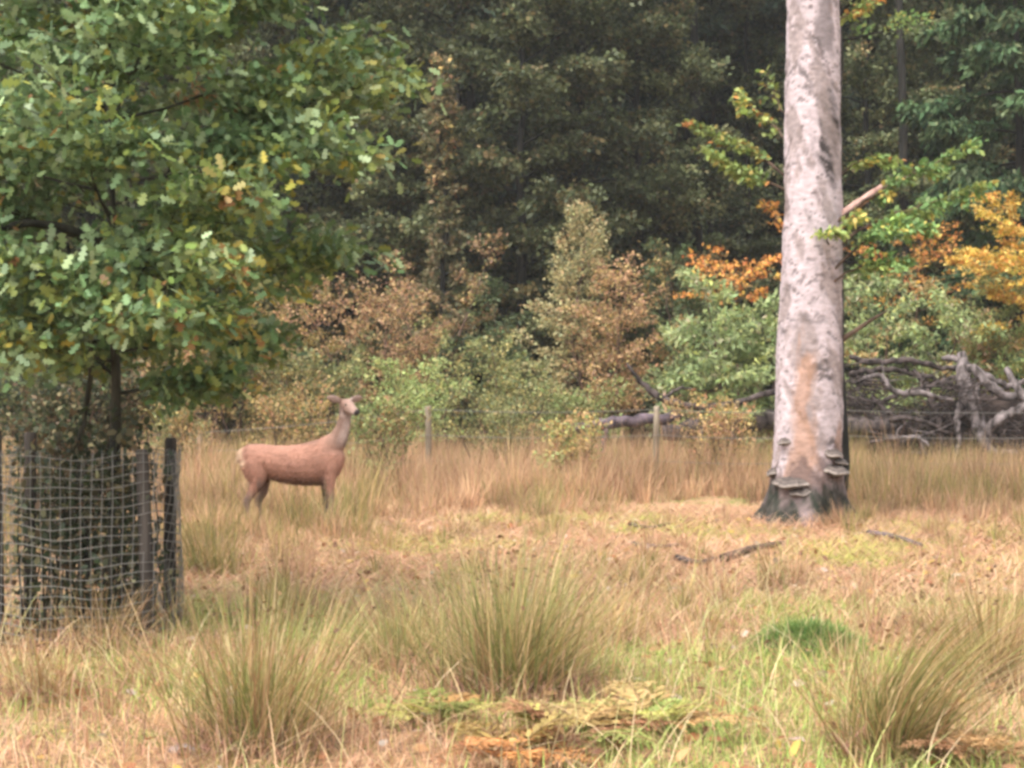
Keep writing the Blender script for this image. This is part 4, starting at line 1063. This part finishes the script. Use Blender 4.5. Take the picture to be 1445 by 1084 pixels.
v = blades(rng, np.stack([bx, by, gz(bx, by) - .01], -1), h, np.abs(rng.normal(.25, .25, n)) + rr_, az, rng.uniform(.004, .008, n), np.where((rng.random(len(tx)) < .45)[k][:, None, None], two_tone(rng, OLIVEG, n), two_tone(rng, STRAW, n)), 3, .7)
tag(link_mesh("grass_tufts", v[0], v[1], M_GRASS, None, v[2]), "small upright tufts of dry grass scattered over the straw", "grass", kind="stuff")

# short turf in the foreground, green and yellow with dead stalks
rng = RNG(1004)
x, y = scatter(rng, 6.0, 13.0, 1120, 1.5)
n = len(x); px = px_of(x, y)
g = np.clip(.42 + fbm(x / 1.0, y / 1.0, 91) * 2.4 + .8 * np.exp(-((px - 420) / 130) ** 2) * np.exp(-((y - 12) / 1.0) ** 2) + .8 * np.exp(-((px - 600) / 90) ** 2) * np.exp(-((y - 8.2) / .5) ** 2) + 1.3 * np.exp(-((px - 1080) / 190) ** 2) * np.exp(-((y - 8.9) / 1.6) ** 2), 0, 1)
col = np.where((rng.random(n) < g * .93)[:, None, None], two_tone(rng, GREEN, n), two_tone(rng, PEACH, n))
ln = np.clip(rng.normal(.75, .4, n), 0, 1.45)
v = blades(rng, np.stack([x, y, gz(x, y) - .005], -1), rng.uniform(.06, .20, n), ln, rng.uniform(0, 6.28, n), rng.uniform(.004, .008, n), col, 3, .6)
tag(link_mesh("short_turf", v[0], v[1], M_GRASS, None, v[2]), "short green and yellow turf mixed with dead stalks in the foreground", "grass", kind="stuff")

# long dead stalks lying and arching over the turf
rng = RNG(1007)
x, y = scatter(rng, 6.2, 13.5, 60, 1.5)
n = len(x)
c = pick(rng, [(3, (.58, .46, .27)), (2, (.48, .34, .19)), (2, (.45, .44, .18)), (1, (.34, .2, .13))], n)
v = blades(rng, np.stack([x, y, gz(x, y) - .005], -1), rng.uniform(.25, .65, n), np.clip(rng.normal(.9, .35, n), .1, 1.45), rng.uniform(0, 6.28, n), rng.uniform(.004, .007, n), np.stack([c * .9, c], 1), 4, .8)
tag(link_mesh("dead_stalks", v[0], v[1], M_GRASS, None, v[2]), "long pale dead grass stalks arching over the foreground turf", "grass", kind="stuff")

# fallen leaves
rng = RNG(1005)
x, y = scatter(rng, 6.2, 21, 34)
n = len(x)
ax = rng.normal(0, 1, (n, 3)); ax[:, 2] *= .25
nr = np.array([0, 0, 1.]) + rng.normal(0, .35, (n, 3))
lv = leaves(np.stack([x, y, gz(x, y) + rng.uniform(.02, .07, n)], -1), ax, nr, rng.uniform(.05, .10, n), LEAF_SIMPLE, pick(rng, [(3, (.30, .13, .06)), (3, (.42, .24, .12)), (2, (.20, .10, .06)), (1, (.52, .35, .10)), (1, (.45, .36, .30))], n))
tag(link_mesh("fallen_leaves", lv[0], lv[1], M_LEAF, None, lv[2]), "brown and orange fallen leaves strewn over the ground", "leaves", kind="stuff")

# ------------------------------------------------------------------ rush tussocks
def rush(px, py, h, w_px, n, label, seed, pal=None, tall=.0, dead=.35, group="rush tussocks in the clearing"):
    rng = RNG(seed)
    d = ground_d(py); s = F_PX / d
    o = np.array([at(px, 0, d)[0], d, 0.]); o[2] = float(gz(o[0], o[1]))
    e = thing("rush_tussock", o, label, "rushes", group)
    w = w_px / s / 2; TILT = rng.normal(0, .28, 2)
    def stems(n, pal, hmul, leanmul, wd, foot, tip):
        az = rng.uniform(0, 2 * np.pi, n); r = np.abs(rng.normal(0, .24 * w + .03, n))
        base = np.stack([r * np.cos(az), r * np.sin(az), 0 * r - .02], -1)
        hh = h * hmul * rng.uniform(.45, 1.10, n)
        lean = np.clip(rng.beta(1.25, 1.6, n) * (math.atan2(w * 1.7, h) + .12) * leanmul * 1.12, 0, 1.42)
        c = pick(rng, pal, n)
        tilt = TILT
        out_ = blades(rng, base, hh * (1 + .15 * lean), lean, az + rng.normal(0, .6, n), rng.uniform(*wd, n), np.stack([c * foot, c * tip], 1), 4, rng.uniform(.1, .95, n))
        out_[0][:, :2] += tilt * (out_[0][:, 2:] ** 2); return out_
    P = pal or [(4, (.175, .205, .08)), (3, (.25, .265, .11)), (2, (.12, .145, .055)), (2.5, (.38, .32, .16))]
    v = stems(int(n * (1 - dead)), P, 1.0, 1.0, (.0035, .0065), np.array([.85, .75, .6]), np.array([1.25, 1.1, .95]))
    tag(link_mesh("green_stems", v[0], v[1], M_GRASS, e, v[2]), kind="stuff")
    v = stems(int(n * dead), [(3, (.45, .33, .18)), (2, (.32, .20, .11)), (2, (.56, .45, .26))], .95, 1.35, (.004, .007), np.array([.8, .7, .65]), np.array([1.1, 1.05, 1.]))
    tag(link_mesh("dead_stems", v[0], v[1], M_GRASS, e, v[2]), kind="stuff")
    # reddish thatch round the foot
    m_ = int(n * .6); az = rng.uniform(0, 6.28, m_); r = rng.uniform(0, 1, m_) ** .7 * w * .62
    c = pick(rng, [(3, (.30, .16, .115)), (2, (.42, .25, .17)), (2, (.20, .11, .085))], m_)
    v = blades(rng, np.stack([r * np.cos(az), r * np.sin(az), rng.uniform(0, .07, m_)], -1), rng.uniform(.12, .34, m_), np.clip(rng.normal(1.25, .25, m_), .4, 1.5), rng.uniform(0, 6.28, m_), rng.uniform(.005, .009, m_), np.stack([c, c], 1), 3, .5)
    tag(link_mesh("thatch", v[0], v[1], M_GRASS, e, v[2]), kind="stuff")
    # brown seed heads high on the stems
    m_ = max(6, int(n * .045)); az = rng.uniform(0, 6.28, m_); q = np.abs(rng.normal(0, .5, m_)) * math.atan2(w, h)
    hh = h * rng.uniform(.6, .95, m_)
    pos = np.stack([hh * np.sin(q) * np.cos(az), hh * np.sin(q) * np.sin(az), hh * np.cos(q)], -1)
    lv = leaves(pos, rng.normal(0, 1, (m_, 3)), rng.normal(0, 1, (m_, 3)), rng.uniform(.02, .04, m_), LEAF_DIAMOND, pick(rng, [(1, (.16, .09, .05)), (1, (.24, .14, .07))], m_))
    tag(link_mesh("seed_heads", lv[0], lv[1], M_GRASS, e, lv[2]), kind="stuff")
    return e
rush(722, 985, .92, 400, 1500, "broad rush tussock fanning out over reddish thatch, in mid clearing", 1)
rush(365, 1062, .86, 380, 950, "loose straw tipped rush tussock arching sideways, before the tree guard", 2, dead=.5)
rush(1262, 1068, .84, 290, 760, "narrow upright rush tussock with tall stems beside the green turf", 3, dead=.4)
rush(560, 945, .56, 240, 620, "pale green rush tussock crowding the left side of the broad one", 4, [(3, (.20, .25, .11)), (3, (.28, .31, .14)), (2, (.36, .32, .15))])
rush(282, 812, .74, 110, 260, "small olive rush tussock beside the tree guard's right stake", 5)
rush(468, 758, .66, 60, 130, "slim olive rush tussock in front of the deer's forelegs", 6)
rush(1395, 968, .76, 240, 600, "brownish rush tussock behind the narrow upright one", 7, [(3, (.22, .18, .08)), (2, (.30, .23, .11)), (2, (.14, .13, .06))], dead=.5)
rush(1095, 838, .48, 90, 160, "small tan rush tussock just in front of the white trunk", 8, dead=.6)
rush(400, 880, .50, 150, 240, "short yellow green rush tussock on the turf right of the guard", 9, [(3, (.26, .27, .09)), (2, (.36, .33, .13)), (2, (.18, .2, .07))])
rush(60, 990, .50, 260, 320, "sprawling brown rush tussock at the foot of the tree guard", 10, [(3, (.26, .19, .09)), (2, (.36, .26, .13)), (2, (.17, .15, .06))], dead=.6)
rush(870, 915, .46, 150, 260, "thin straw coloured rush tussock right of the broad one", 11, [(3, (.30, .26, .10)), (2, (.40, .32, .14)), (2, (.2, .2, .07))], dead=.5)
rush(760, 735, .62, 90, 190, "olive rush tussock in the front edge of the tall grass", 12)
rush(150, 925, .55, 240, 300, "brown dead rush tussock inside the bottom of the tree guard", 13, [(3, (.20, .15, .08)), (2, (.30, .21, .11)), (2, (.1, .1, .045))], dead=.6)
rush(650, 760, .46, 80, 150, "short straw rush tussock between the deer and the broad tussock", 14, dead=.6)
rush(1310, 900, .40, 130, 200, "low tan rush tussock behind the green hummock", 15, dead=.6)
rush(1010, 860, .36, 120, 170, "low reddish rush tussock on the straw left of the small tan one", 16, [(3, (.34, .2, .11)), (2, (.42, .28, .15)), (1, (.2, .17, .07))], dead=.6)

# ------------------------------------------------------------------ dying bracken and a green hummock
def frond(rng, L, az, el, pal):
    """one arching frond: stalk and paired leaflets"""
    n = 16; s = np.linspace(0, 1, n)
    d = np.array([math.cos(az), math.sin(az), 0]); lat = np.array([-math.sin(az), math.cos(az), 0])
    P = d * (L * s * math.cos(el))[:, None] + np.array([0, 0, 1.]) * (L * (s * math.sin(el) - .55 * s ** 2 * math.sin(el) - .10 * s ** 2))[:, None] + np.array([0, 0, .03])
    acc = Acc(); acc.add(*tube(P, np.linspace(.006, .002, n), 4), col=(.25, .15, .07))
    T = unit(np.gradient(P, axis=0)); pos, ax, nr, sz = [], [], [], []
    for q in np.linspace(.22, .99, 26):
        i0 = min(int(q * (n - 1)), n - 2); p = P[i0] + (P[i0 + 1] - P[i0]) * (q * (n - 1) - i0)
        for sg_ in (-1, 1):
            pl = L * .36 * (1.05 - q) + .02; dd = unit(lat * sg_ + T[i0] * .5 + np.array([0, 0, rng.normal(-.1, .12)]))
            for m_ in range(4):
                pos.append(p + dd * pl * m_ / 4); ax.append(dd + rng.normal(0, .15, 3)); nr.append(np.array([0, 0, 1.]) + rng.normal(0, .3, 3)); sz.append(pl * .36 * (1.1 - .15 * m_))
    lv = leaves(np.array(pos), np.array(ax), np.array(nr), np.array(sz), np.array([(0, .05, 0), (.5, .22, .03), (1, 0, 0), (.5, -.22, .03)]), np.repeat(pick(rng, pal, 1), len(pos), 0) * rng.uniform(.75, 1.25, (len(pos), 1)))
    lv[0][:, 2] = np.maximum(lv[0][:, 2], .012)
    acc.add(*lv)
    return acc
BR = [(3, (.40, .38, .12)), (3, (.46, .31, .13)), (2, (.34, .17, .09)), (2, (.27, .33, .10)), (1, (.52, .44, .18))]
def bracken(px, py, n, L, label, seed, pal=BR):
    rng = RNG(seed); d = ground_d(py); o = np.array([at(px, 0, d)[0], d, 0.]); o[2] = float(gz(o[0], o[1]))
    e = thing("bracken_plant", o, label, "bracken", "dying bracken in the foreground")
    for k in range(n):
        frond(rng, L * rng.uniform(.7, 1.1), k * 2.4 + rng.normal(0, .3), rng.uniform(.35, .95), pal).build("frond", M_GRASS, e)
bracken(800, 1058, 9, .66, "yellow brown bracken with flattened fronds in front of the broad tussock", 1)
bracken(915, 1040, 8, .60, "golden brown bracken next to the bright green turf", 2)
bracken(620, 1035, 7, .48, "small yellow green bracken under the reddish thatch", 3, [(3, (.25, .29, .08)), (2, (.36, .34, .10)), (1, (.4, .25, .1))])
bracken(720, 1082, 8, .55, "rusty orange bracken frond cluster at the very front of the clearing", 4, [(3, (.42, .2, .08)), (2, (.35, .15, .07)), (2, (.42, .3, .1))])
bracken(1390, 1085, 5, .46, "tan bracken with curled fronds beside the narrow upright rushes", 5, [(3, (.48, .31, .15)), (2, (.42, .24, .12)), (1, (.36, .34, .1))])

# a hummock of green moss and grass
rng = RNG(909); d = ground_d(918); hc = np.array([at(1140, 0, d)[0], d, 0.])
e = thing("grass_hummock", hc, "dark green mossy grass hummock rising from the bright turf", "hummock")
U, W = np.meshgrid(np.linspace(0, 2 * np.pi, 28, endpoint=False), np.linspace(0.001, 1, 9))
rad = W * .30 * (1 + .2 * fbm(np.cos(U) + 3, np.sin(U) + 3, 12))
hz = .15 * (1 - W ** 2) * (1 + .3 * fbm(np.cos(U) * W * 3 + 8, np.sin(U) * W * 3, 13)) - .02
V = np.stack([rad * 1.15 * np.cos(U), rad * .8 * np.sin(U), hz], -1).reshape(-1, 3)
i = np.arange(8)[:, None] * 28; j = np.arange(28)[None]; j2 = (j + 1) % 28
link_mesh("mound", V, [np.stack([i + j, i + 28 + j, i + 28 + j2, i + j2], -1).reshape(-1, 4)], bark_mat("moss", (.03, .045, .012), (.10, .15, .04), 18, 1), e, None, True)
n = 2600; q = rng.random(n) ** .5; az = rng.uniform(0, 6.28, n)
b = np.stack([.36 * q * np.cos(az), .25 * q * np.sin(az), .14 * (1 - q ** 2) - .01], -1)
c = pick(rng, [(3, (.10, .17, .045)), (3, (.16, .25, .07)), (2, (.27, .33, .10))], n)
v = blades(rng, b, rng.uniform(.05, .14, n), np.clip(rng.normal(.7, .3, n), 0, 1.4), az + rng.normal(0, .7, n), rng.uniform(.004, .008, n), np.stack([c * .9, c * 1.1], 1), 3, .6)
tag(link_mesh("grass_cover", v[0], v[1], M_GRASS, e, v[2]), kind="stuff")

# ------------------------------------------------------------------ small things on the ground
def lump(name, px, py, size, mat, label, cat, seed, group=None):
    d = ground_d(py); o = np.array([at(px, 0, d)[0], d, 0.]); o[2] = float(gz(o[0], o[1]))
    U, W = np.meshgrid(np.linspace(0, 2 * np.pi, 20, endpoint=False), np.linspace(.02, np.pi - .02, 11))
    rd = 1 + .25 * fbm(np.cos(U) * np.sin(W) * 1.6 + seed, np.cos(W) * 1.6 + np.sin(U) * np.sin(W) * 1.3, seed)
    V = np.stack([rd * np.sin(W) * np.cos(U) * size[0], rd * np.sin(W) * np.sin(U) * size[1], rd * np.cos(W) * size[2] + size[2] * .55], -1).reshape(-1, 3)
    i = np.arange(10)[:, None] * 20; j = np.arange(20)[None]; j2 = (j + 1) % 20
    ob = link_mesh(name, V, [np.stack([i + j, i + 20 + j, i + 20 + j2, i + j2], -1).reshape(-1, 4)], mat, None, None, True)
    ob.location = tuple(o); return tag(ob, label, cat, group)
M_STONE = bark_mat("pale_stone", (.2, .17, .165), (.42, .38, .365), 12, 1)
lump("stone", 262, 1064, (.075, .05, .028), M_STONE, "pale grey stone lying in the grass left of the arching rushes", "stone", 3)
def stick(pts, R, label, seed, mat=M_BARK_BROWN):
    P = []
    for px, py in pts:
        d = ground_d(py); x_ = at(px, 0, d)[0]; P.append((x_, d, float(gz(x_, d)) + R[0] * 1.1 + .02))
    P = catmull(P, 10); o = P[0].copy(); o[2] = 0
    a = Acc(); a.add(*tube(P - o, np.linspace(R[0], R[1], 10), 7, .06, seed)); ob = a.build("stick", mat, None, True); ob.location = tuple(o)
    tag(ob, label, "stick", "fallen sticks on the straw")
stick([(1020, 802), (1060, 788), (1105, 772)], (.045, .025), "thick brown stick lying on the straw in front of the mossy trunk base", 1)
stick([(955, 800), (985, 806), (1010, 800)], (.035, .015), "short dark stick on the straw left of the thick brown one", 2, M_DEAD_DARK)
stick([(1225, 757), (1262, 764), (1300, 775)], (.035, .02), "dark stick on the straw right of the mossy trunk base", 3, M_LOG)
stick([(890, 745), (915, 749), (945, 744)], (.03, .015), "thin dark stick at the edge of the tall grass", 4, M_DEAD_DARK)
stick([(895, 775), (930, 782), (960, 778)], (.03, .012), "purplish stick on the open straw before the tall grass", 5, M_LOG)

# ------------------------------------------------------------------ damp autumn air
xa, ya, za = 406.0, (-66.0, 406.0), (-1.2, 33.0)
Vh = [(sx * xa, yy, zz_) for zz_ in za for yy in ya for sx in (-1, 1)]
Fh = np.array([(0, 2, 3, 1), (4, 5, 7, 6), (0, 1, 5, 4), (2, 6, 7, 3), (0, 4, 6, 2), (1, 3, 7, 5)])
m, nt, out = new_mat("damp_air")
pv = nt.nodes.new("ShaderNodeVolumePrincipled")
pv.inputs["Color"].default_value = (.86, .90, .93, 1); pv.inputs["Density"].default_value = HAZE; pv.inputs["Anisotropy"].default_value = 0.2
nt.links.new(pv.outputs[0], out.inputs["Volume"])
tag(link_mesh("haze", Vh, [Fh], m), "thin damp autumn air fading the wood behind the clearing", "haze", kind="stuff")
